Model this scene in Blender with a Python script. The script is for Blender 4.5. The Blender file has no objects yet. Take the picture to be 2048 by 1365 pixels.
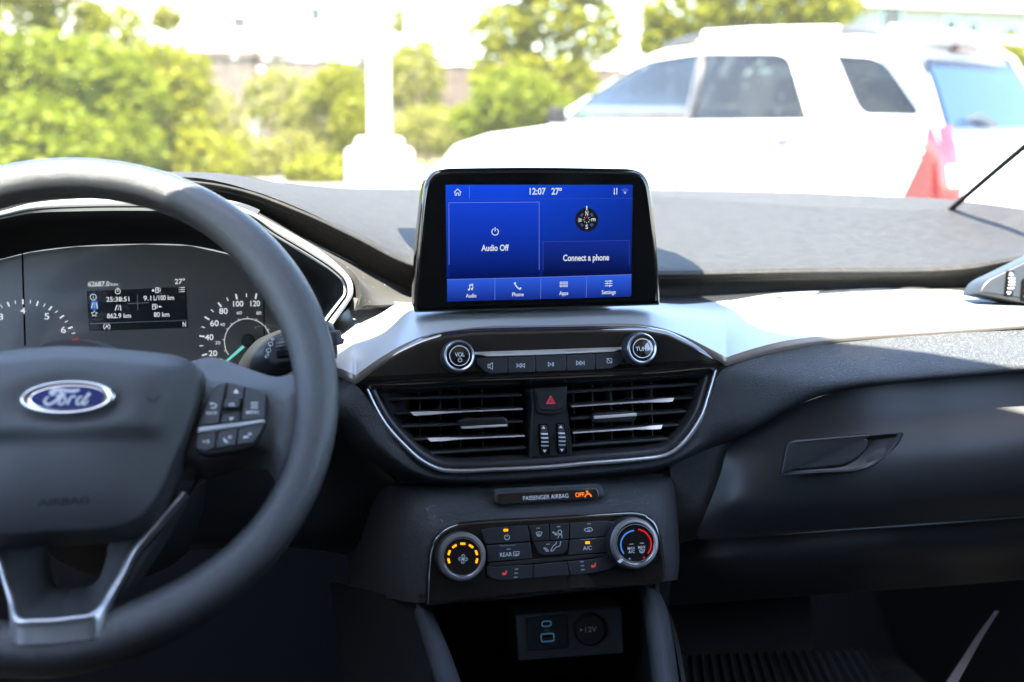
import bpy, math, random
from mathutils import Vector as V
S = bpy.context.scene
R_ = math.radians
random.seed(7)

# ---------------------------------------------------------------- camera
FPX = 2162.0
CAM = V((0, 0, 1.25))
yaw, pit, rol = R_(12), R_(12.83), R_(1.0)
CF = V((math.sin(yaw) * math.cos(pit), math.cos(yaw) * math.cos(pit), -math.sin(pit)))
_r0 = V((math.cos(yaw), -math.sin(yaw), 0))
_u0 = _r0.cross(CF)
CR = _r0 * math.cos(rol) + _u0 * math.sin(rol)
CU = -_r0 * math.sin(rol) + _u0 * math.cos(rol)
cam = bpy.data.cameras.new('camera')
camo = bpy.data.objects.new('camera', cam)
S.collection.objects.link(camo)
from mathutils import Matrix
m3 = Matrix((CR, CU, -CF)).transposed()
camo.matrix_world = Matrix.Translation(CAM) @ m3.to_4x4()
cam.sensor_width = 36
cam.lens = 36 * FPX / 2048
cam.clip_start, cam.clip_end = 0.02, 900
cam.dof.use_dof = True
cam.dof.focus_distance = 0.98
cam.dof.aperture_fstop = 4.0
S.camera = camo

# ---------------------------------------------------------------- light
EXPO = 3.45
SUN = V((0.06, 0.42, -1)).normalized()        # the way the sunlight travels
elev = math.asin(-SUN.z)
w = bpy.data.worlds.new('World')
S.world = w
w.use_nodes = True
nt = w.node_tree
sky = nt.nodes.new('ShaderNodeTexSky')
sky.sky_type = 'NISHITA'
sky.sun_disc = False
sky.sun_elevation = elev
sky.sun_rotation = math.atan2(-SUN.x, -SUN.y)
nt.links.new(sky.outputs[0], nt.nodes['Background'].inputs[0])
nt.nodes['Background'].inputs[1].default_value = 0.13
sl = bpy.data.lights.new('sun', 'SUN')
sl.energy = 4.2
sl.angle = R_(0.53)
sl.color = (1, 0.94, 0.82)
so = bpy.data.objects.new('sun', sl)
so.rotation_euler = SUN.to_track_quat('-Z', 'Y').to_euler()
so.location = (0, -3, 6)
S.collection.objects.link(so)
S.view_settings.view_transform = 'Standard'
S.view_settings.look = 'None'
S.view_settings.gamma = 1
S.view_settings.exposure = EXPO
S.cycles.use_denoising = True
S.cycles.max_bounces = 10
S.cycles.transparent_max_bounces = 12
S.cycles.caustics_reflective = False
S.cycles.caustics_refractive = False
S.cycles.sample_clamp_indirect = 6

# ---------------------------------------------------------------- helpers
def ray(px, py):
    return CF + CR * ((px - 1024) / FPX) - CU * ((py - 682.5) / FPX)
def at(px, py, Y):
    d = ray(px, py)
    return CAM + d * (Y / d.y)

class Frame:
    """A flat working plane: u to the right, v up, n towards the driver."""
    def __init__(s, o, tilt=0.0, turn=0.0):
        s.o = V(o)
        a, b = R_(tilt), R_(turn)
        s.u = V((math.cos(b), math.sin(b), 0))
        fw = V((-math.sin(b), math.cos(b), 0))
        s.v = fw * math.sin(a) + V((0, 0, math.cos(a)))
        s.n = s.u.cross(s.v)
    def up(s, h):
        f = Frame.__new__(Frame)
        f.o, f.u, f.v, f.n = s.o + s.n * h, s.u, s.v, s.n
        return f
    def uv(s, px, py):
        d = ray(px, py)
        P = CAM + d * ((s.o - CAM).dot(s.n) / d.dot(s.n)) - s.o
        return (P.dot(s.u), P.dot(s.v))
    def uvs(s, pts):
        return [s.uv(*p) for p in pts]
    def P(s, u, v, h=0.0):
        return s.o + s.u * u + s.v * v + s.n * h
    def mpp(s, px, py):                          # metres to a pixel here
        a, b = s.uv(px - 5, py), s.uv(px + 5, py)
        return math.hypot(a[0] - b[0], a[1] - b[1]) / 10

class MB:
    """Collects faces; build() links them as one mesh object."""
    def __init__(s):
        s.v, s.f, s.m, s.sm, s.mats = [], [], [], [], []
    def mi(s, m):
        if m not in s.mats:
            s.mats.append(m)
        return s.mats.index(m)
    def add(s, vs, fs, m, smooth=False):
        b, i = len(s.v), s.mi(m)
        s.v += [tuple(p) for p in vs]
        for f in fs:
            s.f.append([k + b for k in f])
            s.m.append(i)
            s.sm.append(smooth)
        return s
    def build(s, name, parent=None):
        me = bpy.data.meshes.new(name)
        off = root_of(parent)
        me.from_pydata([(p[0] - off[0], p[1] - off[1], p[2] - off[2]) for p in s.v], [], s.f)
        for m in s.mats:
            me.materials.append(m)
        me.polygons.foreach_set('material_index', s.m)
        me.polygons.foreach_set('use_smooth', s.sm)
        me.update()
        o = bpy.data.objects.new(name, me)
        S.collection.objects.link(o)
        if parent:
            o.parent = parent
            o['_off'] = list(off)
        return o
def root_of(p):
    if p is None:
        return V((0, 0, 0))
    if p.parent:
        return V(p['_off'])
    return V(p.location)
def thing(name, loc, label, cat, group=None):
    o = bpy.data.objects.new(name, None)
    o.empty_display_size = 0.1
    o.location = loc
    S.collection.objects.link(o)
    o['label'], o['category'] = label, cat
    if group:
        o['group'] = group
    return o
def tag(o, label, cat, group=None):
    o['label'], o['category'] = label, cat
    if group:
        o['group'] = group
    return o

def cr(p0, p1, p2, p3, t):
    return 0.5 * ((2 * p1) + (p2 - p0) * t + (2 * p0 - 5 * p1 + 4 * p2 - p3) * t * t + (3 * p1 - p0 - 3 * p2 + p3) * t ** 3)
def spline(pts, n, closed=False):
    pts = [V(p) for p in pts]
    out, N = [], len(pts)
    for i in range(N if closed else N - 1):
        if closed:
            a, b, c, d = pts[i - 1], pts[i], pts[(i + 1) % N], pts[(i + 2) % N]
        else:
            b, c = pts[i], pts[i + 1]
            a = pts[i - 1] if i else b * 2 - c
            d = pts[i + 2] if i + 2 < N else c * 2 - b
        # centripetal: keeps uneven spacing from looping
        t1 = max((b - a).length, 1e-7) ** .5
        t2 = t1 + max((c - b).length, 1e-7) ** .5
        t3 = t2 + max((d - c).length, 1e-7) ** .5
        for k in range(n):
            t = t1 + (t2 - t1) * k / n
            A1 = a * ((t1 - t) / t1) + b * (t / t1)
            A2 = b * ((t2 - t) / (t2 - t1)) + c * ((t - t1) / (t2 - t1))
            A3 = c * ((t3 - t) / (t3 - t2)) + d * ((t - t2) / (t3 - t2))
            B1 = A1 * ((t2 - t) / t2) + A2 * (t / t2)
            B2 = A2 * ((t3 - t) / (t3 - t1)) + A3 * ((t - t1) / (t3 - t1))
            out.append(B1 * ((t2 - t) / (t2 - t1)) + B2 * ((t - t1) / (t2 - t1)))
    if not closed:
        out.append(pts[-1])
    return out
def rnd(pts, r, n=5):
    """Polygon with its corners rounded (r one number or one for each corner)."""
    out, N = [], len(pts)
    for i in range(N):
        p, a, b = V(pts[i][:2]), V(pts[i - 1][:2]), V(pts[(i + 1) % N][:2])
        rr = r[i] if isinstance(r, (list, tuple)) else r
        la, lb = (a - p).length, (b - p).length
        d = min(rr, la * 0.49, lb * 0.49)
        if d < 1e-6:
            out.append(tuple(p))
            continue
        A, B = p + (a - p) / la * d, p + (b - p) / lb * d
        for k in range(n + 1):
            t = k / n
            q = A * (1 - t) ** 2 + p * (2 * t * (1 - t)) + B * t * t
            out.append((q.x, q.y))
    return out
def area(p):
    return sum(p[i - 1][0] * p[i][1] - p[i][0] * p[i - 1][1] for i in range(len(p))) / 2
def ccw(p):
    p = [(q[0], q[1]) for q in p]
    return p if area(p) > 0 else p[::-1]
def inset(p, d):
    N, out = len(p), []
    for i in range(N):
        a, b, c = V(p[i - 1]), V(p[i]), V(p[(i + 1) % N])
        e1, e2 = (b - a), (c - b)
        e1 = e1.normalized() if e1.length > 1e-9 else e2.normalized()
        e2 = e2.normalized() if e2.length > 1e-9 else e1
        n1, n2 = V((-e1.y, e1.x)), V((-e2.y, e2.x))
        n = n1 + n2
        n = n / max(n.length, 1e-6)
        k = 1 / max(0.45, n.dot(n1))
        q = b + n * d * k
        out.append((q.x, q.y))
    return out
def rings(mb, fr, levels, m, cap=True, smooth=True, capm=None, flip=False):
    """levels: [(closed uv outline, h)], joined ring to ring; the last is capped."""
    n = len(levels[0][0])
    vs, fs = [], []
    for pts, h in levels:
        vs += [fr.P(p[0], p[1], h) for p in pts]
    for l in range(len(levels) - 1):
        for i in range(n):
            j = (i + 1) % n
            q = [l * n + i, l * n + j, (l + 1) * n + j, (l + 1) * n + i]
            fs.append(q[::-1] if flip else q)
    mb.add(vs, fs, m, smooth)
    if cap:
        pts, h = levels[-1]
        mb.add([fr.P(p[0], p[1], h) for p in pts], [list(range(n))], capm or m, False)
def plate(mb, fr, uvp, m, depth=0.006, r=0.0015, h=0.0, capm=None, back=True, seg=4):
    p = ccw(uvp)
    L = [(p, h - depth), (p, h - r)]
    for k in range(1, seg + 1):
        a = k / seg * math.pi / 2
        L.append((inset(p, r * (1 - math.cos(a))), h - r + r * math.sin(a)))
    rings(mb, fr, L, m, capm=capm)
    if back:
        mb.add([fr.P(q[0], q[1], h - depth) for q in p], [list(range(len(p)))[::-1]], m)
def pplate(mb, fr, px, m, rpx=0, **k):
    """plate from an outline in photograph pixels, corners rounded by rpx"""
    plate(mb, fr, fr.uvs(rnd(px, rpx) if rpx else px), m, **k)

def loft(mb, rows, nu, nv, m, thick=0.0, smooth=True, closed_u=False):
    """rows of points (px,py,Y) or Vectors -> smooth surface; thick grows it away from the camera."""
    G = [[(p if isinstance(p, V) else at(*p)) for p in r] for r in rows]
    G = [spline(r, nu, closed_u) for r in G]
    cols = list(zip(*G))
    cols = [spline(c, nv) for c in cols]
    G = [list(r) for r in zip(*cols)]
    grid(mb, G, m, thick, smooth, closed_u)
    return G
def grid(mb, G, m, thick=0.0, smooth=True, closed_u=False):
    nr, nc = len(G), len(G[0])
    # facing
    s = 0
    for i in range(0, nr - 1):
        for j in range(0, nc - 1, max(1, nc // 8)):
            n = (G[i][j + 1] - G[i][j]).cross(G[i + 1][j] - G[i][j])
            s += 1 if n.dot(CAM - G[i][j]) > 0 else -1
    fs = []
    lim = nc if closed_u else nc - 1
    for i in range(nr - 1):
        for j in range(lim):
            k = (j + 1) % nc
            q = [i * nc + j, i * nc + k, (i + 1) * nc + k, (i + 1) * nc + j]
            fs.append(q if s > 0 else q[::-1])
    vs = [p for r in G for p in r]
    mb.add(vs, fs, m, smooth)
    if thick:
        N = [V((0, 0, 0)) for _ in vs]
        for f in fs:
            n = (vs[f[1]] - vs[f[0]]).cross(vs[f[3]] - vs[f[0]])
            for k in f:
                N[k] = N[k] + n
        bk = [p - n.normalized() * thick for p, n in zip(vs, N)]
        fb = [f[::-1] for f in fs]
        mb.add(bk, fb, m, smooth)
        edge = [[(0, j) for j in range(nc)], [(nr - 1, j) for j in range(nc)], [(i, 0) for i in range(nr)], [(i, nc - 1) for i in range(nr)]]
        for e in edge:
            ids = [a * nc + b for a, b in e]
            k = len(ids)
            mb.add([vs[i] for i in ids] + [bk[i] for i in ids], [[i, i + 1, k + i + 1, k + i] for i in range(k - 1)], m)
def tube(mb, path, rad, m, seg=14, closed=False, ref=None, flat=1.0, caps=True):
    N = len(path)
    vs, fs = [], []
    for i in range(N):
        a = path[i - 1] if (i or closed) else path[0]
        b = path[(i + 1) % N] if (i < N - 1 or closed) else path[-1]
        t = (b - a).normalized()
        rf = ref or V((0, 0, 1))
        x = rf.cross(t)
        x = x.normalized() if x.length > 1e-5 else V((1, 0, 0))
        y = t.cross(x)
        r = rad[i] if isinstance(rad, (list, tuple)) else rad
        for k in range(seg):
            c = 2 * math.pi * k / seg
            vs.append(path[i] + x * (r * math.cos(c)) + y * (r * flat * math.sin(c)))
    for i in range(N if closed else N - 1):
        for k in range(seg):
            l = (k + 1) % seg
            j = (i + 1) % N
            fs.append([i * seg + k, i * seg + l, j * seg + l, j * seg + k])
    mb.add(vs, fs, m, True)
    if caps and not closed:
        mb.add(vs[:seg], [list(range(seg))[::-1]], m)
        mb.add(vs[-seg:], [list(range(seg))], m)
def lathe(mb, fr, c, prof, seg=56, squash=1.0):
    """prof: [(radius, height, material to the next)]; axis = frame normal through uv c"""
    for i in range(len(prof) - 1):
        (r0, h0, m), (r1, h1, _) = prof[i], prof[i + 1]
        vs = []
        for r, h in ((r0, h0), (r1, h1)):
            for k in range(seg):
                a = 2 * math.pi * k / seg
                vs.append(fr.P(c[0] + r * math.cos(a), c[1] + r * squash * math.sin(a), h))
        if r1 < 1e-6:
            mb.add(vs[:seg], [list(range(seg))], m)
        else:
            mb.add(vs, [[k, (k + 1) % seg, seg + (k + 1) % seg, seg + k] for k in range(seg)], m, abs(h1 - h0) > 1e-5)
def box(mb, a, b, m):
    x0, y0, z0 = a
    x1, y1, z1 = b
    vs = [(x0, y0, z0), (x1, y0, z0), (x1, y1, z0), (x0, y1, z0), (x0, y0, z1), (x1, y0, z1), (x1, y1, z1), (x0, y1, z1)]
    mb.add(vs, [[0, 3, 2, 1], [4, 5, 6, 7], [0, 1, 5, 4], [1, 2, 6, 5], [2, 3, 7, 6], [3, 0, 4, 7]], m)

# printed marks, laid 0.2 mm above their surface
LIFT = 0.00025
def poly(mb, fr, px, m, h=LIFT):
    p = ccw(fr.uvs(px))
    mb.add([fr.P(a, b, h) for a, b in p], [list(range(len(p)))], m)
def quad_uv(mb, fr, p, m, h):
    p = ccw(p)
    mb.add([fr.P(a, b, h) for a, b in p], [list(range(len(p)))], m)
def stroke(mb, fr, px, wpx, m, h=LIFT, closed=False):
    k = fr.mpp(*px[0])
    p = [V(fr.uv(*q)) for q in px]
    if closed:
        p = p + [p[0]]
    wd = wpx * k / 2
    L, Rr = [], []
    n = len(p)
    for i in range(n):
        if closed and i in (0, n - 1):
            a, c = p[n - 2], p[1]
        else:
            a, c = p[max(0, i - 1)], p[min(n - 1, i + 1)]
        e1 = (p[i] - a) if (p[i] - a).length > 1e-9 else (c - p[i])
        e2 = (c - p[i]) if (c - p[i]).length > 1e-9 else e1
        e1, e2 = e1.normalized(), e2.normalized()
        nn = V((-e1.y - e2.y, e1.x + e2.x))
        nn = nn.normalized() if nn.length > 1e-6 else V((-e1.y, e1.x))
        q = wd / max(0.5, nn.dot(V((-e1.y, e1.x))))
        L.append(p[i] + nn * q)
        Rr.append(p[i] - nn * q)
    vs = [fr.P(a.x, a.y, h) for a in L + Rr]
    mb.add(vs, [[i, n + i, n + i + 1, i + 1] for i in range(n - 1)], m)
def arc(cx, cy, r, a0, a1, n=24, ry=None):
    """pixel arc; angles in degrees, clockwise from straight up"""
    ry = ry or r
    return [(cx + r * math.sin(R_(a0 + (a1 - a0) * k / n)), cy - ry * math.cos(R_(a0 + (a1 - a0) * k / n))) for k in range(n + 1)]
def disc(mb, fr, cx, cy, r, m, h=LIFT, ry=None):
    poly(mb, fr, arc(cx, cy, r, 0, 350, 35, ry), m, h)
def ringp(mb, fr, cx, cy, r, wpx, m, h=LIFT, ry=None):
    stroke(mb, fr, arc(cx, cy, r, 0, 350, 35, ry), wpx, m, h, closed=True)
_tc = {}
def glyphs(s, bold):
    if (s, bold) not in _tc:
        cu = bpy.data.curves.new('lettering', 'FONT')
        cu.body, cu.size, cu.offset, cu.align_x, cu.resolution_u = s, 1.0, bold, 'LEFT', 4
        o = bpy.data.objects.new('lettering', cu)
        S.collection.objects.link(o)
        bpy.context.view_layer.update()
        me = o.evaluated_get(bpy.context.evaluated_depsgraph_get()).to_mesh()
        vs = [(v.co.x, v.co.y) for v in me.vertices]
        fs = [list(p.vertices) for p in me.polygons]
        bpy.data.objects.remove(o)
        bpy.data.curves.remove(cu)
        _tc[(s, bold)] = (vs, fs)
    return _tc[(s, bold)]
_cap = None
def text(mb, fr, s, cx, cy, hpx, m, wpx=None, bold=0.0, h=LIFT, rot=0.0, shear=0.0):
    """lettering centred on a pixel; hpx = capital height, wpx = overall width in pixels"""
    global _cap
    if _cap is None:
        _cap = max(y for x, y in glyphs('H', 0.0)[0])
    vs, fs = glyphs(s, bold)
    k = fr.mpp(cx, cy)
    sy = hpx * k / _cap
    x0, x1 = min(v[0] for v in vs), max(v[0] for v in vs)
    sx = (wpx * k / (x1 - x0)) if wpx else sy
    c, ca, sa = fr.uv(cx, cy), math.cos(R_(rot)), math.sin(R_(rot))
    out = []
    for x, y in vs:
        X, Y = (x - (x0 + x1) / 2) * sx, (y - _cap / 2) * sy
        X += Y * shear
        out.append(fr.P(c[0] + X * ca - Y * sa, c[1] + X * sa + Y * ca, h))
    mb.add(out, fs, m)

# ---------------------------------------------------------------- materials
def lin(c):
    return tuple((x / 12.92 if x <= 0.04045 else ((x + 0.055) / 1.055) ** 2.4) for x in c)
def mat(name, col, rough=0.5, metal=0.0, spec=0.5, coat=0.0, bump=None, mottle=None, emit=None, es=0.0, sub=None, grime=None):
    m = bpy.data.materials.new(name)
    m.use_nodes = True
    t = m.node_tree
    b = t.nodes['Principled BSDF']
    b.inputs['Base Color'].default_value = (*col, 1)
    b.inputs['Roughness'].default_value = rough
    b.inputs['Metallic'].default_value = metal
    b.inputs['Specular IOR Level'].default_value = spec
    b.inputs['Coat Weight'].default_value = coat
    b.inputs['Coat Roughness'].default_value = 0.04
    tc = t.nodes.new('ShaderNodeTexCoord')
    if emit:
        b.inputs['Emission Color'].default_value = (*emit, 1)
        b.inputs['Emission Strength'].default_value = es
    if mottle:                      # (scale, other colour, low, high)
        n = t.nodes.new('ShaderNodeTexNoise')
        n.inputs['Scale'].default_value = mottle[0]
        n.inputs['Detail'].default_value = 6
        r = t.nodes.new('ShaderNodeMapRange')
        r.inputs['From Min'].default_value, r.inputs['From Max'].default_value = mottle[2], mottle[3]
        x = t.nodes.new('ShaderNodeMix')
        x.data_type = 'RGBA'
        x.inputs['A'].default_value = (*col, 1)
        x.inputs['B'].default_value = (*mottle[1], 1)
        t.links.new(tc.outputs['Object'], n.inputs['Vector'])
        t.links.new(n.outputs['Fac'], r.inputs['Value'])
        t.links.new(r.outputs[0], x.inputs['Factor'])
        t.links.new(x.outputs['Result'], b.inputs['Base Color'])
    if bump:                        # (kind, scale, strength, distance)
        kind, sc, st, ds = bump
        if kind == 'grain':
            v = t.nodes.new('ShaderNodeTexVoronoi')
            v.feature = 'DISTANCE_TO_EDGE'
            v.inputs['Scale'].default_value = sc
            n = t.nodes.new('ShaderNodeTexNoise')
            n.inputs['Scale'].default_value = sc * 0.6
            n.inputs['Detail'].default_value = 3
            ad = t.nodes.new('ShaderNodeMixRGB')
            ad.blend_type = 'ADD'
            ad.inputs[0].default_value = 0.012
            t.links.new(tc.outputs['Object'], n.inputs['Vector'])
            t.links.new(tc.outputs['Object'], ad.inputs[1])
            t.links.new(n.outputs['Color'], ad.inputs[2])
            t.links.new(ad.outputs[0], v.inputs['Vector'])
            mr = t.nodes.new('ShaderNodeMapRange')
            mr.inputs['From Max'].default_value = 0.25
            t.links.new(v.outputs['Distance'], mr.inputs['Value'])
            out = mr.outputs[0]
        else:
            n = t.nodes.new('ShaderNodeTexNoise')
            n.inputs['Scale'].default_value = sc
            n.inputs['Detail'].default_value = 4
            t.links.new(tc.outputs['Object'], n.inputs['Vector'])
            out = n.outputs['Fac']
        bp = t.nodes.new('ShaderNodeBump')
        bp.inputs['Strength'].default_value = st
        bp.inputs['Distance'].default_value = ds
        t.links.new(out, bp.inputs['Height'])
        t.links.new(bp.outputs[0], b.inputs['Normal'])
    if grime:                       # specks of dust: (scale, colour, threshold)
        n = t.nodes.new('ShaderNodeTexVoronoi')
        n.inputs['Scale'].default_value = grime[0]
        r = t.nodes.new('ShaderNodeMapRange')
        r.inputs['From Min'].default_value, r.inputs['From Max'].default_value = grime[2], grime[2] * 0.6
        x = t.nodes.new('ShaderNodeMix')
        x.data_type = 'RGBA'
        x.inputs['B'].default_value = (*grime[1], 1)
        src = b.inputs['Base Color'].links[0].from_socket if b.inputs['Base Color'].is_linked else None
        if src:
            t.links.new(src, x.inputs['A'])
        else:
            x.inputs['A'].default_value = (*col, 1)
        t.links.new(tc.outputs['Object'], n.inputs['Vector'])
        t.links.new(n.outputs['Distance'], r.inputs['Value'])
        t.links.new(r.outputs[0], x.inputs['Factor'])
        t.links.new(x.outputs['Result'], b.inputs['Base Color'])
    return m
def glow(name, rgb255, k=1.0):
    """something lit: rgb255 = how it looks in the photograph"""
    c = lin([x / 255 for x in rgb255])
    return mat(name, (0.01, 0.01, 0.01), 0.2, spec=0.3, emit=c, es=k / 2 ** EXPO)

M = {}
M['pad'] = mat('dash_pad_plastic', (0.046, 0.050, 0.054), 0.38, spec=0.6, bump=('grain', 420, 0.9, 0.0005))
M['top'] = mat('dash_top_plastic', (0.025, 0.0232, 0.0210), 0.62, spec=0.3, bump=('grain', 480, 0.7, 0.0004), mottle=(70, (0.033, 0.0308, 0.028), 0.40, 0.66), grime=(210, (0.30, 0.155, 0.145), 0.10))
M['smooth'] = mat('smooth_dark_plastic', (0.022, 0.023, 0.024), 0.38, spec=0.45, bump=('noise', 900, 0.06, 0.0004))
M['dusty'] = mat('dusty_surround_plastic', (0.050, 0.048, 0.046), 0.6, spec=0.3, grime=(160, (0.35, 0.34, 0.32), 0.11))
M['dark'] = mat('matte_black_plastic', (0.012, 0.012, 0.013), 0.6, spec=0.3)
M['void'] = mat('unlit_recess', (0.004, 0.004, 0.004), 0.9, spec=0.05)
M['piano'] = mat('piano_black', (0.019, 0.017, 0.015), 0.035, spec=1.0, coat=1.0, grime=(150, (0.12, 0.12, 0.12), 0.025))
M['slat'] = mat('slat_plastic', (0.060, 0.060, 0.061), 0.34, spec=0.6)
M['bezel'] = mat('screen_bezel', (0.006, 0.006, 0.006), 0.10, spec=0.6, coat=0.25)
M['silver'] = mat('silver_trim_paint', (0.36, 0.375, 0.38), 0.38, metal=0.25, spec=0.5, bump=('noise', 1500, 0.03, 0.0002))
M['chrome'] = mat('satin_chrome', (0.75, 0.74, 0.73), 0.2, metal=1.0)
M['edge'] = mat('trim_edge_satin', (0.30, 0.255, 0.22), 0.38, metal=0.8)
M['strip'] = mat('warm_reflection_strip', (0.82, 0.76, 0.70), 0.3, metal=0.2)  # warm reflection on the chrome strips put into the base colour
M['satin'] = mat('brushed_silver', (0.56, 0.56, 0.57), 0.32, metal=0.85)
M['leather'] = mat('wheel_leather', (0.026, 0.0265, 0.027), 0.27, spec=0.9, bump=('grain', 650, 0.6, 0.00018))
M['cover'] = mat('airbag_cover_plastic', (0.037, 0.039, 0.041), 0.42, spec=0.55, bump=('grain', 800, 0.35, 0.0003))
M['button'] = mat('button_plastic', (0.022, 0.024, 0.027), 0.45, spec=0.45)
M['ink'] = mat('printed_white', (0.72, 0.74, 0.76), 0.5)
M['inkdim'] = mat('printed_grey', (0.34, 0.35, 0.37), 0.5)
M['inkred'] = mat('glowing_red_print', (0.65, 0.06, 0.07), 0.5, emit=(0.8, 0.05, 0.07), es=0.35 / 2 ** EXPO)  # printed marks given a weak glow of their own
M['inklit'] = glow('lit_white', (222, 230, 236), 0.95)
M['amber'] = glow('lit_amber', (255, 150, 10), 2.2)
M['orange'] = glow('lit_orange', (255, 120, 40), 1.5)
M['bluelit'] = glow('lit_blue', (70, 140, 230), 1.0)
M['redlit'] = glow('lit_red', (225, 25, 35), 1.0)
M['needle'] = glow('lit_cyan', (120, 225, 215), 0.9)
M['usb'] = glow('lit_port_blue', (75, 120, 160), 0.42)
M['fabric'] = mat('headliner_fabric', (0.72, 0.62, 0.53), 0.95, spec=0.1, bump=('noise', 700, 0.2, 0.001))
M['pillar'] = mat('pale_pillar_plastic', (0.55, 0.54, 0.52), 0.6, spec=0.3)
M['rubber'] = mat('black_rubber', (0.012, 0.012, 0.012), 0.75, spec=0.25)
M['carpet'] = mat('dark_carpet', (0.022, 0.022, 0.023), 0.95, spec=0.05, bump=('noise', 500, 0.5, 0.002))
M['glassdark'] = mat('tinted_car_glass', (0.012, 0.016, 0.022), 0.03, spec=0.7)

# ================================================================ the dashboard
dash = thing('dashboard', (0.21, 1.2, 0.6), 'dark grey dashboard with pale silver trim, lit touchscreen, dials and air vents', 'dashboard')

# top pad: windscreen edge, crease, lip, underside
cols = [  # far, mid, lip, under1, under2, under3
 ((-420, 395, 1.25), (-420, 402, 1.13), (-420, 412, 1.012), (-420, 420, 1.018), (-420, 430, 1.05), (-420, 440, 1.06)),
 ((60, 352, 1.24), (60, 358, 1.13), (60, 370, 1.012), (60, 378, 1.018), (60, 388, 1.05), (60, 400, 1.06)),
 ((343, 344, 1.22), (350, 350, 1.13), (385, 364, 1.012), (400, 372, 1.018), (430, 386, 1.05), (436, 398, 1.06)),
 ((450, 348, 1.24), (466, 360, 1.14), (490, 383, 1.035), (494, 390, 1.037), (500, 402, 1.05), (510, 416, 1.06)),
 ((563, 366, 1.30), (590, 385, 1.18), (604, 426, 1.045), (604, 433, 1.048), (604, 451, 1.06), (604, 473, 1.07)),
 ((697, 376, 1.52), (705, 405, 1.32), (708, 474, 1.075), (706, 482, 1.078), (704, 500, 1.09), (700, 522, 1.10)),
 ((838, 378, 1.66), (838, 440, 1.35), (832, 532, 1.11), (831, 540, 1.113), (830, 560, 1.13), (830, 586, 1.135)),
 ((1000, 379, 1.69), (1000, 470, 1.32), (1000, 548, 1.13), (1000, 556, 1.135), (1000, 576, 1.155), (1000, 606, 1.155)),
 ((1330, 379, 1.68), (1330, 490, 1.28), (1335, 549, 1.14), (1335, 556, 1.145), (1335, 578, 1.165), (1335, 606, 1.16)),
 ((1600, 385, 1.62), (1600, 489, 1.28), (1600, 544, 1.15), (1600, 550, 1.155), (1600, 570, 1.175), (1600, 592, 1.17)),
 ((1890, 399, 1.42), (1905, 488, 1.24), (1925, 538, 1.13), (1920, 545, 1.135), (1915, 560, 1.15), (1910, 586, 1.15)),
 ((2048, 418, 1.26), (2048, 488, 1.16), (2048, 518, 1.09), (2048, 526, 1.095), (2048, 540, 1.11), (2048, 590, 1.11)),
 ((2300, 452, 1.10), (2300, 480, 1.06), (2300, 500, 1.02), (2300, 510, 1.025), (2300, 530, 1.04), (2300, 580, 1.05))]
b = MB()
TOP = loft(b, [list(r) for r in zip(*cols)], 8, 6, M['top'], 0.006)
sh = []  # unseen sheet added under the pad to stop sun leaking into the footwell
for k in range(5):
    row = []
    for i in range(25):
        xx = .21 + .80 * (-1 + 2 * i / 24)
        e = (xx - .21)
        y1 = 1.77 - .60 * e * e
        row.append(V((xx, y1 + (1.16 - y1) * k / 4, 1.082 - .035 * k / 4)))
    sh.append(row)
grid(b, sh, M['top'], .004)
dtop = b.build('dash_top', dash)

# grey surround between the pad and the dials
b = MB()
loft(b, [[(520, 420, 1.062), (550, 437, 1.064), (606, 474, 1.072), (702, 524, 1.102), (770, 557, 1.115), (832, 588, 1.137), (838, 602, 1.13)],
         [(518, 428, 1.04), (548, 446, 1.04), (604, 478, 1.045), (692, 530, 1.06), (745, 575, 1.085), (790, 598, 1.10), (838, 606, 1.11)],
         [(515, 436, 1.0), (545, 452, 1.0), (604, 483, 1.0), (686, 528, 1.0), (716, 558, 1.0), (722, 592, 1.0), (716, 612, 1.0)]], 8, 6, M['dusty'], 0.005)
loft(b, [[(716, 598, 1.0), (760, 598, 1.075), (838, 600, 1.12)], [(708, 622, .995), (760, 610, 1.05), (838, 610, 1.10)]], 8, 3, M['dusty'], 0.005)
b.build('surround_panel', dash)

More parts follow.
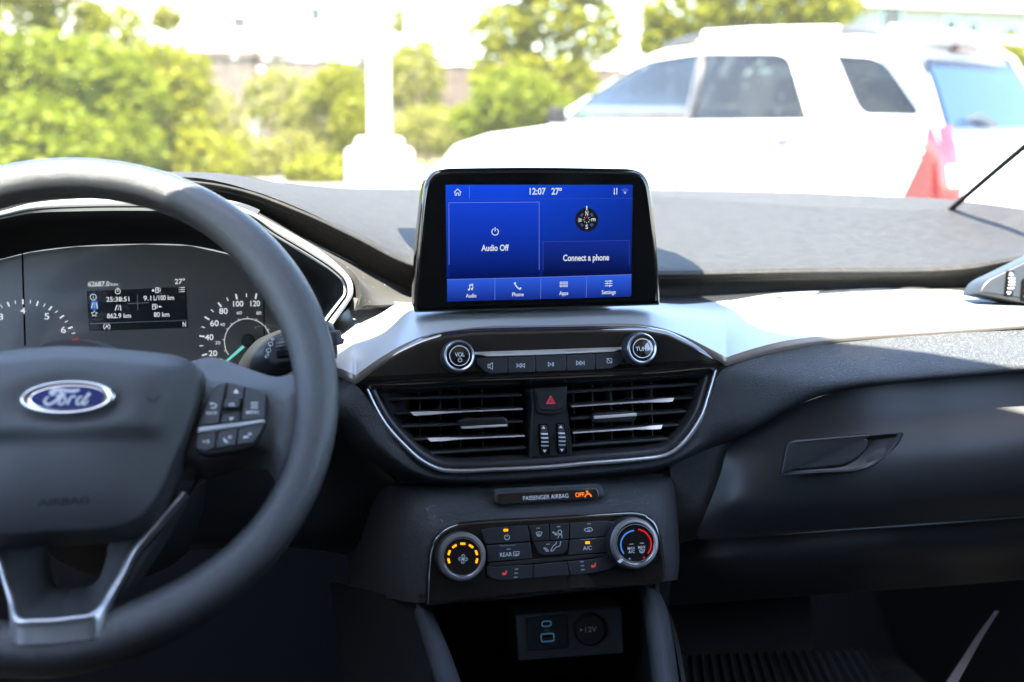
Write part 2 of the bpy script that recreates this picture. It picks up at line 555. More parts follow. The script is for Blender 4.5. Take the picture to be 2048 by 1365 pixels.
# ---- silver trim shelf
b = MB()
sil = [  # back, mid, front edge, bottom of the edge
 ((300, 790, 0.99), (300, 800, 0.98), (300, 806, 0.97), (300, 816, 0.968)),
 ((540, 728, 0.99), (545, 738, 0.98), (550, 748, 0.965), (550, 757, 0.963)),
 ((640, 668, 1.02), (650, 690, 0.99), (668, 735, 0.945), (668, 752, 0.943)),
 ((700, 615, 1.055), (700, 655, 1.0), (703, 747, 0.932), (703, 765, 0.930)),
 ((708, 613, 1.06), (708, 652, 1.0), (711, 750, 0.931), (711, 768, 0.929)),
 ((716, 611, 1.065), (716, 650, 1.005), (719, 745, 0.931), (719, 764, 0.930)),
 ((760, 604, 1.08), (765, 640, 1.02), (765, 713, 0.937), (765, 730, 0.936)),
 ((829, 606, 1.06), (833, 628, .99), (840, 675, 0.949), (840, 690, 0.948)),
 ((950, 606, 1.06), (950, 625, .985), (950, 655, 0.957), (950, 668, 0.956)),
 ((1100, 604, 1.06), (1100, 622, .985), (1100, 651, 0.958), (1100, 664, 0.957)),
 ((1280, 604, 1.06), (1280, 619, .985), (1290, 650, 0.957), (1290, 664, 0.956)),
 ((1360, 609, 1.07), (1360, 631, 1.0), (1360, 669, 0.950), (1360, 686, 0.949)),
 ((1442, 603, 1.11), (1442, 640, 1.015), (1443, 710, 0.933), (1443, 726, 0.931)),
 ((1453, 602, 1.11), (1453, 640, 1.018), (1453, 715, 0.932), (1453, 732, 0.930)),
 ((1465, 601, 1.11), (1465, 639.5, 1.021), (1464, 711, 0.932), (1464, 729, 0.930)),
 ((1559, 587, 1.15), (1559, 630, 1.04), (1559, 684, 0.932), (1559, 703, 0.930)),
 ((1702, 581, 1.16), (1702, 618, 1.04), (1680, 669, 0.932), (1680, 684, 0.930)),
 ((1903, 578, 1.15), (1903, 608, 1.04), (1880, 656, 0.928), (1880, 670, 0.926)),
 ((2048, 605, 1.06), (2048, 620, 1.0), (2048, 645, 0.915), (2048, 657, 0.913)),
 ((2300, 606, 0.98), (2300, 612, 0.94), (2300, 628, 0.88), (2300, 640, 0.878))]
rows = [list(r) for r in zip(*sil)]
Gs = loft(b, rows[:3], 8, 6, M['silver'], 0.004)
tp = b.build('trim_panel', dash)
b = MB()
loft(b, [rows[2], [((a[0] + c[0]) / 2, (a[1] + c[1]) / 2, (a[2] + c[2]) / 2 - .0008) for a, c in zip(rows[2], rows[3])], rows[3]], 8, 2, M['edge'], 0.004)
b.build('trim_edge', tp)
# dark ledge behind the shelf, under the pad
b = MB()
loft(b, [[(1000, 585, 1.158), (1335, 592, 1.165), (1600, 580, 1.176), (1910, 575, 1.155), (2048, 572, 1.115), (2300, 560, 1.06)],
         [(1000, 612, 1.08), (1335, 614, 1.082), (1453, 606, 1.10), (1702, 586, 1.145), (1910, 583, 1.135), (2300, 612, 0.975)]], 8, 4, M['smooth'], 0.004)
b.build('ledge_panel', dash)

# ---- padded panel: round the vents and along under the shelf, then down to the crease
b = MB()
pad = [((300, 818, .972), (300, 850, .985)), ((548, 758, .966), (540, 800, .985)), ((668, 753, .946), (600, 830, .975)), ((711, 770, .931), (640, 850, .968)), ((746, 815, .935), (690, 872, .966)),
 ((772, 857, .936), (722, 905, .966)), ((812, 900, .936), (768, 938, .966)), ((838, 923, .936), (806, 956, .966)), ((873, 942, .936), (858, 968, .964)),
 ((950, 946, .936), (950, 972, .960)), ((1100, 939, .936), (1100, 964, .958)), ((1277, 924, .936), (1280, 946, .960)), ((1330, 915, .936), (1338, 934, .962)),
 ((1357, 900, .936), (1385, 914, .962)), ((1383, 873, .936), (1446, 883, .938)), ((1409, 831, .935), (1500, 854, .918)), ((1422, 791, .934), (1574, 813, .905)),
 ((1440, 745, .932), (1629, 788, .898)), ((1470, 728, .931), (1690, 774, .893)), ((1592, 697, .931), (1770, 763, .889)), ((1760, 678, .929), (1860, 754, .886)),
 ((2048, 658, .915), (2048, 737, .875)), ((2300, 642, .880), (2300, 718, .843))]
r0, r2 = [list(r) for r in zip(*pad)]
mid = []
for (a, c) in zip(r0, r2):
    mid.append(((a[0] + c[0]) / 2, (a[1] + c[1]) / 2, min((a[2] + c[2]) / 2, a[2]) - 0.004))
r3 = [(c[0] + 2, c[1] + 7, c[2] + 0.022) for c in r2]
r4 = [(c[0] + 2, c[1] + 6, c[2] + 0.085) for c in r2]
loft(b, [r0, mid, r2, r3, r4], 7, 6, M['pad'], 0.006)
b.build('padded_panel', dash)

# ---- touchscreen
TF = Frame(at(1079, 487, 0.97), 3.0)
ts = [(829, 627), (829, 590), (834, 500), (843, 410), (850, 365), (866, 343), (895, 337), (1075, 335), (1265, 338), (1288, 345), (1301, 366), (1308, 410), (1317, 500), (1321, 570), (1322, 612)]
b = MB()
op = TF.uvs(rnd(ts, [4, 0, 60, 40, 14, 12, 20, 60, 20, 12, 14, 40, 60, 0, 4]))
plate(b, TF, op, M['bezel'], depth=0.022, r=0.005, seg=6)
scr = b.build('touchscreen', dash)
nt_ = None
def screen_mat(name, top, bot, z0, z1, k=1.0, x=None):
    m = bpy.data.materials.new(name)
    m.use_nodes = True
    t = m.node_tree
    p = t.nodes['Principled BSDF']
    p.inputs['Base Color'].default_value = (0.004, 0.004, 0.006, 1)
    p.inputs['Roughness'].default_value = 0.16
    p.inputs['Specular IOR Level'].default_value = 0.25
    g = t.nodes.new('ShaderNodeNewGeometry')
    s = t.nodes.new('ShaderNodeSeparateXYZ')
    r = t.nodes.new('ShaderNodeMapRange')
    r.inputs['From Min'].default_value, r.inputs['From Max'].default_value = z0, z1
    c = t.nodes.new('ShaderNodeMix')
    c.data_type = 'RGBA'
    c.inputs['A'].default_value = (*lin([q / 255 for q in bot]), 1)
    c.inputs['B'].default_value = (*lin([q / 255 for q in top]), 1)
    t.links.new(g.outputs['Position'], s.inputs[0])
    t.links.new(s.outputs['Z'], r.inputs['Value'])
    t.links.new(r.outputs[0], c.inputs['Factor'])
    last = c.outputs['Result']
    if x:                                   # darker towards the right-hand side of the picture on the screen
        r2 = t.nodes.new('ShaderNodeMapRange')
        r2.inputs['From Min'].default_value, r2.inputs['From Max'].default_value = x[0], x[1]
        r2.inputs['To Min'].default_value, r2.inputs['To Max'].default_value = 1.0, x[2]
        t.links.new(s.outputs['X'], r2.inputs['Value'])
        mm = t.nodes.new('ShaderNodeVectorMath')
        mm.operation = 'SCALE'
        t.links.new(last, mm.inputs[0])
        t.links.new(r2.outputs[0], mm.inputs['Scale'])
        last = mm.outputs[0]
    t.links.new(last, p.inputs['Emission Color'])
    p.inputs['Emission Strength'].default_value = k / 2 ** EXPO
    return m
zt, zb = at(1079, 370, .97).z, at(1079, 600, .97).z
xl, xr = at(893, 487, .97).x, at(1263, 487, .97).x
mbg = screen_mat('display_background', (16, 72, 226), (0, 20, 92), zb + .015, zt, x=(xl + .06, xr, 0.55))
mtile = screen_mat('display_tile', (18, 66, 214), (0, 14, 84), zb + .022, zt - .015)
mtile2 = screen_mat('display_phone_tile', (16, 46, 150), (0, 10, 66), zb + .025, zb + .058)
mnav = screen_mat('display_menu_bar', (44, 92, 222), (12, 34, 128), zb, zb + .022)
mline = glow('display_line', (110, 130, 235), 0.8)
mlined = glow('display_line_dim', (50, 70, 185), 0.8)
mdisc = glow('display_black', (10, 12, 16), 1)
W = M['inklit']
D = MB()
poly(D, TF, [(891, 370), (1265, 370), (1262, 593), (894, 604)], mbg, 0.0003)
H1, H2 = 0.0005, 0.0007
poly(D, TF, [(898, 406), (1078, 404), (1078, 555), (899, 557)], mtile, H1)
poly(D, TF, [(1086, 484), (1258, 481), (1257, 549), (1086, 553)], mtile2, H1)
for s_, e_ in (((894, 560), (989, 557)), ((990, 557), (1081, 555)), ((1082, 554.5), (1172, 552.5)), ((1173, 552.2), (1262.5, 550))):
    poly(D, TF, [s_, e_, (e_[0] - .3, e_[1] + 43.5 + (0 if s_[0] > 1100 else .5)), (s_[0] + .3, s_[1] + 44)], mnav, H1)
stroke(D, TF, [(894, 559.5), (1081, 555), (1262.5, 549.5)], 1.2, mline, H2)
for x0, x1, ya, yb in ((989.5, 989.5, 557, 600), (1081.5, 1081, 555, 598), (1173, 1172, 552, 595)):
    stroke(D, TF, [(x0, ya), (x1, yb)], 1.2, mline, H2)
stroke(D, TF, [(898, 530), (897.5, 406), (1078, 404.5), (1078, 540)], 1.2, mline, H2)
stroke(D, TF, [(1086, 540), (1085.5, 484), (1258, 481), (1258, 530)], 1.0, mlined, H2)
stroke(D, TF, [(891, 400), (1265, 397)], 1.0, mlined, H2)
stroke(D, TF, [(938.5, 372), (938.5, 398)], 1.0, mline, H2)
text(D, TF, '12:07', 1075, 383, 12, W, 32, .022, H2)
text(D, TF, '27º', 1113, 383, 12, W, 21, .022, H2)
text(D, TF, 'Audio Off', 990, 496, 11.5, W, 55, .022, H2)
text(D, TF, 'Connect a phone', 1172, 515.5, 11.5, W, 92, .022, H2)
for s_, x_, y_, wd in (('Audio', 942, 591.5, 21), ('Phone', 1035.5, 589, 23), ('Apps', 1127, 586.5, 18), ('Settings', 1217, 584.5, 28)):
    text(D, TF, s_, x_, y_, 7.4, W, wd, .016, H2)
# icons: house, power, arrows, wireless, note, handset, tiles, sliders
stroke(D, TF, [(908, 385), (915, 378.5), (922, 385)], 1.6, W, H2)
stroke(D, TF, [(910, 384), (910, 391), (913, 391), (913, 386.5), (917, 386.5), (917, 391), (920, 391), (920, 384)], 1.3, W, H2)
stroke(D, TF, arc(990, 464, 6.6, 28, 332), 1.7, W, H2)
stroke(D, TF, [(990, 455), (990, 463)], 1.7, W, H2)
for x_, s_ in ((1228.3, 1), (1233.2, -1)):
    stroke(D, TF, [(x_, 383 - 6.5), (x_, 383 + 6.5)], 1.6, W, H2)
    poly(D, TF, [(x_ - 2, 383 + s_ * 3.5), (x_ + 2, 383 + s_ * 3.5), (x_, 383 + s_ * 7.5)], W, H2)
for r_ in (3, 6, 9):
    stroke(D, TF, arc(1249.5, 387.5, r_, -48, 48, 10), 1.1, M['inklit'] if r_ < 4 else mline, H2)
disc(D, TF, 1249.5, 387, 1.2, W, H2)
for x_, y_ in ((937.5, 579.5), (943.5, 578.5)):
    disc(D, TF, x_, y_, 2, W, H2)
stroke(D, TF, [(939.2, 579), (939.2, 570), (945.2, 568.5), (945.2, 578)], 1.5, W, H2)
stroke(D, TF, [(939.2, 572.2), (945.2, 570.7)], 1.2, W, H2)
stroke(D, TF, [(1029, 566), (1030.5, 570), (1034, 575), (1038, 578), (1041.5, 578.5)], 2.2, W, H2)
stroke(D, TF, [(1028, 568), (1031.2, 565)], 2.6, W, H2)
stroke(D, TF, [(1037.5, 579), (1042, 575.5)], 2.6, W, H2)
for i in range(3):
    for j in range(2):
        cx, cy = 1121.5 + 5.6 * i, 566 + 6 * j - .1 * i
        stroke(D, TF, [(cx - 1.7, cy - 1.7), (cx + 1.7, cy - 1.7), (cx + 1.7, cy + 1.7), (cx - 1.7, cy + 1.7)], 1.1, W, H2, closed=True)
for j, kx in enumerate((3, -3, 2)):
    y_ = 562.5 + 4.6 * j
    stroke(D, TF, [(1209.5, y_ + .2), (1224.5, y_ - .2)], 1.4, W, H2)
    stroke(D, TF, [(1217 + kx, y_ - 2), (1217 + kx, y_ + 2)], 1.8, W, H2)
# compass
disc(D, TF, 1173, 440, 23, mdisc, H2, 24)
H3 = 0.0009
stroke(D, TF, [(1173, 412), (1173, 421)], 2.2, W, H3)
text(D, TF, 'N', 1173, 427, 9, W, 5.5, .012, H3)
text(D, TF, 'S', 1173, 454, 8, W, 5, .012, H3)
text(D, TF, 'W', 1159.8, 440.5, 8, W, 8, .012, H3, rot=90)
text(D, TF, 'E', 1186.4, 440, 8, W, 5.5, .012, H3, rot=-90)
for s_, x_, y_, r_ in (('NW', 1163.3, 430.3, 45), ('NE', 1183, 430, -45), ('SW', 1163.3, 450, 135), ('SE', 1183, 450, -135)):
    text(D, TF, s_, x_, y_, 4.6, mline, 6.5, 0, H3, rot=r_)
for k in range(8):
    a_ = R_(45 * k)
    if k:
        stroke(D, TF, [(1173 + 4.5 * math.sin(a_), 440 - 4.5 * math.cos(a_)), (1173 + 7 * math.sin(a_), 440 - 7 * math.cos(a_))], 1, W, H3)
stroke(D, TF, [(1173, 433), (1173, 436.5)], 2, M['redlit'], H3)
D.build('display', scr)
b = MB()   # neck that carries the screen
box(b, (0.15, 0.995, 1.055), (0.31, 1.10, 1.11), M['dark'])
b.build('screen_mount', scr)

# ---- audio panel
AF = Frame(at(1080, 705, 0.938), 16)
ap = [(710, 769), (710, 755), (760, 716), (800, 694), (840, 676), (885, 663), (950, 656), (1080, 653), (1200, 651), (1290, 651), (1340, 660), (1385, 681), (1420, 700), (1452, 718), (1452, 731), (1400, 737), (1338, 743), (1240, 749), (1100, 755), (950, 760), (850, 764), (760, 771)]
b = MB()
o_ = ccw(AF.uvs(rnd(ap, 12)))
lv = [(inset(o_, .002), -0.02), (o_, -0.008)] + [(inset(o_, .0065 * (1 - math.cos(k * math.pi / 12))), -0.008 + 0.008 * math.sin(k * math.pi / 12)) for k in range(1, 7)]
rings(b, AF, lv, M['piano'])
under = [(712, 771), (800, 770), (950, 762), (1100, 757), (1240, 751), (1338, 745), (1400, 739), (1450, 733)]
loft(b, [[AF.P(*AF.uv(*q), -0.004) for q in under],
         [AF.P(*AF.uv(q[0] * .97 + 33, q[1] + 10), -0.016) for q in under],
         [AF.P(*AF.uv(q[0] * .94 + 66, q[1] + 20), -0.045) for q in under]], 6, 4, M['piano'], 0.002)
aud = b.build('audio_panel', dash)
bt = [((952, 717), (1014, 715), (1014.5, 746.5), (982, 748), (968, 743), (953, 729)),
      ((1016, 715), (1069, 713), (1070, 744.5), (1017, 746.5)),
      ((1071.5, 713), (1131, 710.5), (1132, 742), (1072.5, 744.5)),
      ((1133, 710.5), (1189, 708.5), (1189.5, 739.5), (1134, 742)),
      ((1191, 708.5), (1250, 704), (1248, 716), (1236, 731), (1222, 737.5), (1191, 739.5))]
for i, q in enumerate(bt):
    b = MB()
    pplate(b, AF, q, M['button'], 2.5, depth=.004, r=.0006, h=.0012)
    f2, i_ = AF.up(.0012), M['ink']
    if i == 0:
        stroke(b, f2, [(976, 729), (980, 729), (985, 726), (985, 739), (980, 736), (976, 736)], 1.2, i_, closed=True)
        stroke(b, f2, [(980, 729), (980, 736)], 1, i_)
    if i == 1 or i == 3:
        s_, cx = (-1, 1041) if i == 1 else (1, 1161)
        cy = 731.5 if i == 1 else 726.5
        for k in (0, 1):
            x_ = cx + s_ * (k * 7 - 5)
            stroke(b, f2, [(x_ - s_ * 3, cy - 4), (x_ - s_ * 3, cy + 4), (x_ + s_ * 3, cy)], 1.1, i_, closed=True)
        stroke(b, f2, [(cx + s_ * 7, cy - 4.5), (cx + s_ * 7, cy + 4.5)], 1.2, i_)
    if i == 2:
        stroke(b, f2, [(1096.5, 725), (1096.5, 733), (1102, 729)], 1.1, i_, closed=True)
        for x_ in (1104.5, 1107):
            stroke(b, f2, [(x_, 725), (x_, 733)], 1.1, i_)
    if i == 4:
        stroke(b, f2, rnd([(1214, 718), (1223.5, 717.5), (1223.5, 726), (1214, 726.5)], 2), 1.1, i_, closed=True)
        stroke(b, f2, [(1213.5, 717), (1224, 727)], 1.1, i_)
    b.build('button', aud)
b = MB()
pplate(b, AF, [(946, 707), (1100, 704), (1244, 696.5), (1228, 704.5), (1100, 710), (974, 714)], M['strip'], 1, depth=.003, r=.0012, h=.0016)
b.build('chrome_strip', aud)
def audio_knob(px, py, r, name):
    h = 0.017
    fh = AF.up(h)
    c = fh.uv(px, py)
    q = r * fh.mpp(px, py)
    b = MB()
    pr = [(q * 1.02, -h - .002, M['button']), (q * 1.0, -0.006, M['button']), (q * .93, -0.0015, M['satin']), (q * .86, 0.0005, M['satin']), (q * .78, -0.0005, M['piano']), (q * .74, -0.002, M['piano']), (q * .2, -0.0008, M['piano']), (0, -0.0008, M['piano'])]
    lathe(b, fh, c, pr)
    for k in range(60):          # knurling
        a = 2 * math.pi * k / 60
        u0 = c[0] + q * 1.015 * math.cos(a), c[1] + q * 1.015 * math.sin(a)
        t_ = (-math.sin(a) * q * .022, math.cos(a) * q * .022)
        o2 = (math.cos(a) * q * .022, math.sin(a) * q * .022)
        vs = []
        for hh in (-.014, -.0065):
            vs += [fh.P(u0[0] - t_[0], u0[1] - t_[1], hh), fh.P(u0[0] + o2[0], u0[1] + o2[1], hh), fh.P(u0[0] + t_[0], u0[1] + t_[1], hh)]
        b.add(vs, [[0, 1, 4, 3], [1, 2, 5, 4], [3, 4, 5]], M['button'])
    ringp(b, fh, px, py, r * .60, 1.5, M['ink'], 0.0002)
    return b, fh
b, fh = audio_knob(919, 712, 33, 'volume_knob')
text(b, fh, 'VOL', 919.5, 709.5, 8, M['ink'], 19, .008, .0003)
stroke(b, fh, arc(920, 720.5, 3.8, 30, 330), 1.1, M['ink'], .0003)
stroke(b, fh, [(920, 715.5), (920, 720)], 1.1, M['ink'], .0003)
b.build('volume_knob', aud)
b, fh = audio_knob(1285, 697, 31.5, 'tuning_knob')
text(b, fh, 'TUNE', 1285, 698, 8, M['ink'], 27, .008, .0003)
b.build('tuning_knob', aud)

# ---- air vents
VF = Frame(at(1090, 850, 0.938), 10)
outer = [(727, 774), (746, 815), (772, 857), (812, 900), (838, 923), (873, 941), (904, 946), (1000, 943), (1100, 938), (1172, 931), (1277, 923), (1330, 915), (1357, 900), (1383, 873), (1409, 831), (1422, 791), (1437, 739)]
sp = [(p.x, p.y) for p in spline([V((*q, 0)) for q in outer], 5)]
def offs(line, d):
    out = []
    for i, p in enumerate(line):
        a, c = V(line[max(0, i - 1)]), V(line[min(len(line) - 1, i + 1)])
        t = (c - a).normalized()
        out.append((p[0] + t.y * d, p[1] - t.x * d))
    return out
b = MB()
A0, A1, A2 = sp, offs(sp, 3.5), offs(sp, 8.5)
vv = []
for L_, h_ in ((A0, -.004), (A0, .0025), (A1, .0035), (A2, .002), (A2, -.006)):
    vv.append([VF.P(*VF.uv(*q), h_) for q in L_])
grid(b, vv, M['satin'], 0, True)
b.build('vent_trim', dash)
# the vent box: inner lip, then walls going back
b = MB()
A3 = offs(sp, 10)
lip = [(735, 773)] + A3 + [(1425, 742)]
lp = ccw(VF.uvs(lip + [(1400, 742), (1240, 748), (1100, 754), (950, 760), (850, 764), (760, 772)]))
rings(b, VF, [(lp, .0005), (inset(lp, .003), .0005), (inset(lp, .0055), -.002), (inset(lp, .008), -.012)], M['smooth'], cap=False)
rings(b, VF, [(inset(lp, .008), -.012), (inset(lp, .012), -.07)], M['dark'], cap=True, capm=M['void'])
vent = b.build('vent_housing', dash)
def bar(b, p0, p1, h0, h1, th, m, back=.02):
    """a slat: a thin blade from pixel p0 to p1, its front edge at h"""
    a, c = VF.uv(*p0), VF.uv(*p1)
    k = VF.mpp(*p0) * th / 2
    vs = []
    for (u, v), h in ((a, h0), (c, h1)):
        vs += [VF.P(u, v + k, h - back), VF.P(u, v + k * .9, h - .002), VF.P(u, v, h), VF.P(u, v - k * .9, h - .002), VF.P(u, v - k, h - back)]
    b.add(vs, [[i, i + 1, i + 6, i + 5] for i in range(4)] + [[0, 4, 3, 2, 1], [5, 6, 7, 8, 9]], m, False)
def chromed(b, pts, h):
    vs = [VF.P(*VF.uv(*q), h) for q in pts]
    n = len(vs) // 2
    b.add(vs, [[i, i + 1, len(vs) - 2 - i, len(vs) - 1 - i] for i in range(n - 1)], M['chrome'])
SL = [[((766, 802), (1048, 793), 6, None), ((783, 831), (1048, 819.5), 5, 'c'), ((803, 857), (1050, 846), 6, None), ((822, 883), (1052, 873.5), 5, 'c'), ((851, 911), (1056, 899), 7, None)],
      [((1140, 787), (1401, 771), 6, None), ((1145, 814.5), (1391, 798), 5, 'c'), ((1146, 841), (1379, 826), 6, None), ((1149, 867.5), (1363, 853), 5, 'c'), ((1150, 895), (1343, 881), 7, None)]]
HS = -.007
for side, sl_ in enumerate(SL):
    for (p0, p1, th, kind) in sl_:
        b = MB()
        bar(b, p0, p1, HS, HS, th, M['slat'])
        if kind:
            f_ = (lambda t: (p0[0] + (p1[0] - p0[0]) * t, p0[1] + (p1[1] - p0[1]) * t))
            if side == 0:
                ts_ = [.155, .2, .3, .42, .55, 1.0]
                hw = [3.5, 3.5, 3.2, 1.6, 1.1, .9]
            else:
                ts_ = [0.0, .5, .62, .72, .80, .845]
                hw = [.9, 1.1, 1.7, 3.2, 3.6, 3.6]
            up_, dn = [], []
            for i, (t, h_) in enumerate(zip(ts_, hw)):
                x, y = f_(t)
                e = (5 if side == 0 else -5)
                up_.append((x + (-2.5 if (side == 0 and i == 0) else 0), y - h_))
                dn.append((x + (e if (i == 0 and side == 0) else (e if (side == 1 and i == 5) else 0)), y + h_))
            vs = [VF.P(*VF.uv(*q), HS + .0012) for q in up_] + [VF.P(*VF.uv(*q), HS + .0035) for q in dn]
            vs += [VF.P(*VF.uv(*q), HS - .004) for q in dn]
            n = len(up_)
            b.add(vs[:2 * n], [[i, n + i, n + i + 1, i + 1] for i in range(n - 1)], M['strip'], True)
            b.add(vs[n:], [[i, n + i, n + i + 1, i + 1] for i in range(n - 1)], M['smooth'])
        b.build('slat', vent)
for xs, y0, y1 in (((846, 888, 928, 974, 1037), 785, 915), ((1161, 1200, 1238, 1281, 1321), 770, 905)):
    for x in xs:
        b = MB()
        a, c = VF.uv(x, y0), VF.uv(x + 3, y1)
        k = .0007
        vs = []
        for (u, v) in (a, c):
            vs += [VF.P(u - k, v, -.05), VF.P(u - k, v, -.026), VF.P(u + k, v, -.026), VF.P(u + k, v, -.05)]
        b.add(vs, [[0, 1, 5, 4], [1, 2, 6, 5], [2, 3, 7, 6]], M['slat'])
        b.build('fin', vent)
for q, ch in (([(918, 842), (932, 838), (1010, 835), (1017, 840), (1017, 852), (1010, 857), (930, 860), (920, 855)], [(922, 854.5), (1016, 849.5), (1015, 854), (925, 859)]),
              ([(1187, 832), (1194, 827), (1268, 823), (1275, 827), (1275, 840), (1268, 844), (1194, 847), (1188, 843)], [(1189, 833), (1275, 827), (1275, 833), (1190, 839)])):
    b = MB()
    pplate(b, VF, q, M['smooth'], 4, depth=.02, r=.002, h=-.003)
    pplate(b, VF, ch, M['strip'], 1.5, depth=.002, r=.0008, h=-.0012)
    b.build('vent_tab', vent)
# blue-grey inner cheek on the driver's side
b = MB()
loft(b, [[(762, 785, .944), (790, 840, .944), (830, 895, .944)], [(790, 783, .965), (806, 838, .967), (838, 890, .967)], [(820, 782, .975), (822, 836, .977), (846, 880, .977)]], 5, 5, M['smooth'], .002)
b.build('vent_cheek', vent)
# centre panel of the vents
b = MB()
cp = [(1060, 778), (1137, 773), (1136, 806), (1141, 850), (1148, 914), (1060, 919), (1062, 850), (1065, 812)]
pplate(b, VF, cp, M['smooth'], [4, 4, 20, 20, 5, 5, 20, 20], depth=.05, r=.0025, h=-.002)
pplate(b, VF, [(1067, 777), (1134, 773), (1130, 818), (1122, 828), (1083, 829), (1073, 822)], M['smooth'], 6, depth=.004, r=.001, h=.001)
hp = b.build('hazard_panel', dash)
b = MB()
f_ = VF.up(.0025)
pplate(b, f_, [(1072, 781), (1130, 777.5), (1126, 814), (1118, 820.5), (1085, 822), (1078, 816)], M['button'], 5, depth=.004, r=.0008)
t1, t2 = [(1101, 792.5), (1109.5, 807), (1093, 807.5)], [(1101, 797.5), (1105.3, 804.8), (1097, 805)]
stroke(b, f_, t1, 1.4, M['inkred'], closed=True)
stroke(b, f_, t2, 1.2, M['inkred'], closed=True)
b.build('hazard_button', hp)
def thumbwheel(fr, x0, x1, y0, y1, parent, name='thumbwheel', slant=3, bars=True):
    b = MB()
    pplate(b, fr, [(x0 - 1, y0 - 1), (x1 - 1, y0 - 1.5), (x1 + slant + 1, y1), (x0 + slant - 1, y1 + 1)], M['void'], 4, depth=.003, r=.0003, h=.0004)
    n = 22
    xm = (x1 - x0)
    rows_ = []
    for k in range(n + 1):
        t = k / n
        y = y0 + 1 + (y1 - y0 - 2) * t
        hgt = .0005 + .0045 * math.sin(math.pi * min(1, max(0, t)))
        xa, xb = x0 + 2 + slant * t, x1 - 2 + slant * t
        rows_.append([fr.P(*fr.uv(xa, y), hgt - .002), fr.P(*fr.uv(xa + 1.5, y), hgt), fr.P(*fr.uv(xb - 1.5, y), hgt), fr.P(*fr.uv(xb, y), hgt - .002)])
    for k in range(n):
        light = bars and k in (6, 9, 12, 15) 
        grid(b, [rows_[k], rows_[k + 1]], M['ink'] if light else M['button'], 0, False)
    if bars:
        xc = (x0 + x1) / 2
        for (t, s_) in ((.1, 1), (.9, -1)):
            y = y0 + (y1 - y0) * t
            hgt = .0012 + .0045 * math.sin(math.pi * t)
            f3 = fr.up(hgt)
            xx = xc + slant * t
            poly(b, f3, [(xx - 4, y + 3 * s_), (xx + 4, y + 3 * s_), (xx, y - 3 * s_)], M['ink'])
    return b.build(name, parent)
thumbwheel(VF.up(-.002), 1077, 1096, 849, 909, hp)
thumbwheel(VF.up(-.002), 1112, 1130, 848, 907, hp)

# ---- lower centre stack
b = MB()
def strow(y, Y, xl, xr):
    """one level of the stack: sides going away, rounded corners, flat front"""
    k = 19 + (y - 966) / 246 * 24
    return [(xl - 150, y - 18, Y + .13), (xl - 70, y - 8, Y + .055), (xl - 18, y, Y + .018), (xl + 30, y + 1, Y + .004), (xl + 130, y - k * .1, Y), ((xl + xr) / 2, y - k * .4, Y), (xr - 60, y - k * .85, Y), (xr - 22, y - k, Y + .003), (xr - 5, y - k - 2, Y + .014), (xr + 4, y - k - 3, Y + .045), (xr + 7, y - k - 4, Y + .09)]
st = [strow(966, .962, 812, 1345), strow(990, .935, 822, 1348), strow(1050, .909, 834, 1350), strow(1110, .892, 842, 1352), strow(1170, .881, 848, 1352), strow(1206, .877, 850, 1348)]
loft(b, st, 6, 6, M['pad'], 0.006)
b.build('centre_stack', dash)
# passenger airbag indicator
PF = Frame(at(1095, 993, .923), 24)
b = MB()
pplate(b, PF, [(984, 978), (1200, 967), (1212, 996), (1006, 1012), (986, 1008)], M['pad'], 12, depth=.012, r=.003, h=.004)
q = [(992, 989), (1190, 978), (1194, 984), (1195, 998), (998, 1011), (993, 1005)]
pplate(b, PF, q, M['piano'], 4, depth=.004, r=.0006, h=.0052)
f_ = PF.up(.0052)
text(b, f_, 'PASSENGER AIRBAG', 1091.5, 994.5, 8, M['ink'], 91, .004)
text(b, f_, 'OFF', 1159.5, 989.8, 8, M['orange'], 18, .02)
disc(b, f_, 1174.5, 984, 2.3, M['orange'])
stroke(b, f_, [(1169, 995), (1173, 989), (1179, 988), (1183, 994)], 2.2, M['orange'])
stroke(b, f_, [(1171, 983), (1182, 992)], 1.3, M['orange'])
text(b, f_, '2', 1181.5, 991.5, 5, M['orange'])
b.build('airbag_indicator', dash)

# climate panel
KF = Frame(at(1095, 1105, .884), 21)
kp = [(851, 1212), (853, 1150), (857, 1105), (866, 1078), (888, 1056), (918, 1045), (968, 1040), (1265, 1023), (1290, 1027), (1309, 1040), (1321, 1064), (1328, 1110), (1331, 1155), (1322, 1166), (1290, 1171), (1100, 1186)]
b = MB()
pplate(b, KF, kp, M['piano'], [4, 20, 20, 14, 14, 20, 10, 14, 10, 12, 14, 20, 6, 8, 20, 60], depth=.02, r=.003, h=.003)
clim = b.build('climate_panel', dash)
f_ = KF.up(.0045)
def kb(q, marks, name='button', rr=2.5, m='button', h=.0045):
    b = MB()
    pplate(b, KF, q, M[m], rr, depth=.004, r=.0006, h=h)
    if marks:
        marks(b, KF.up(h))
    b.build(name, clim)
def led(b, f, x, y, m, w_=9, h_=5):
    poly(b, f, [(x - w_ / 2, y - h_ / 2), (x + w_ / 2, y - h_ / 2 - .4), (x + w_ / 2, y + h_ / 2 - .4), (x - w_ / 2, y + h_ / 2)], m)
I_ = M['ink']
def mk_power(b, f):
    led(b, f, 1011.5, 1061, M['amber'])
    stroke(b, f, arc(1014, 1075, 5, 28, 332), 1.1, I_)
    stroke(b, f, [(1014, 1068.5), (1014, 1074.5)], 1.1, I_)
kb([(960, 1061), (975, 1056.5), (1053, 1051), (1058, 1083), (970, 1089)], mk_power, rr=[4, 6, 2, 2, 2])
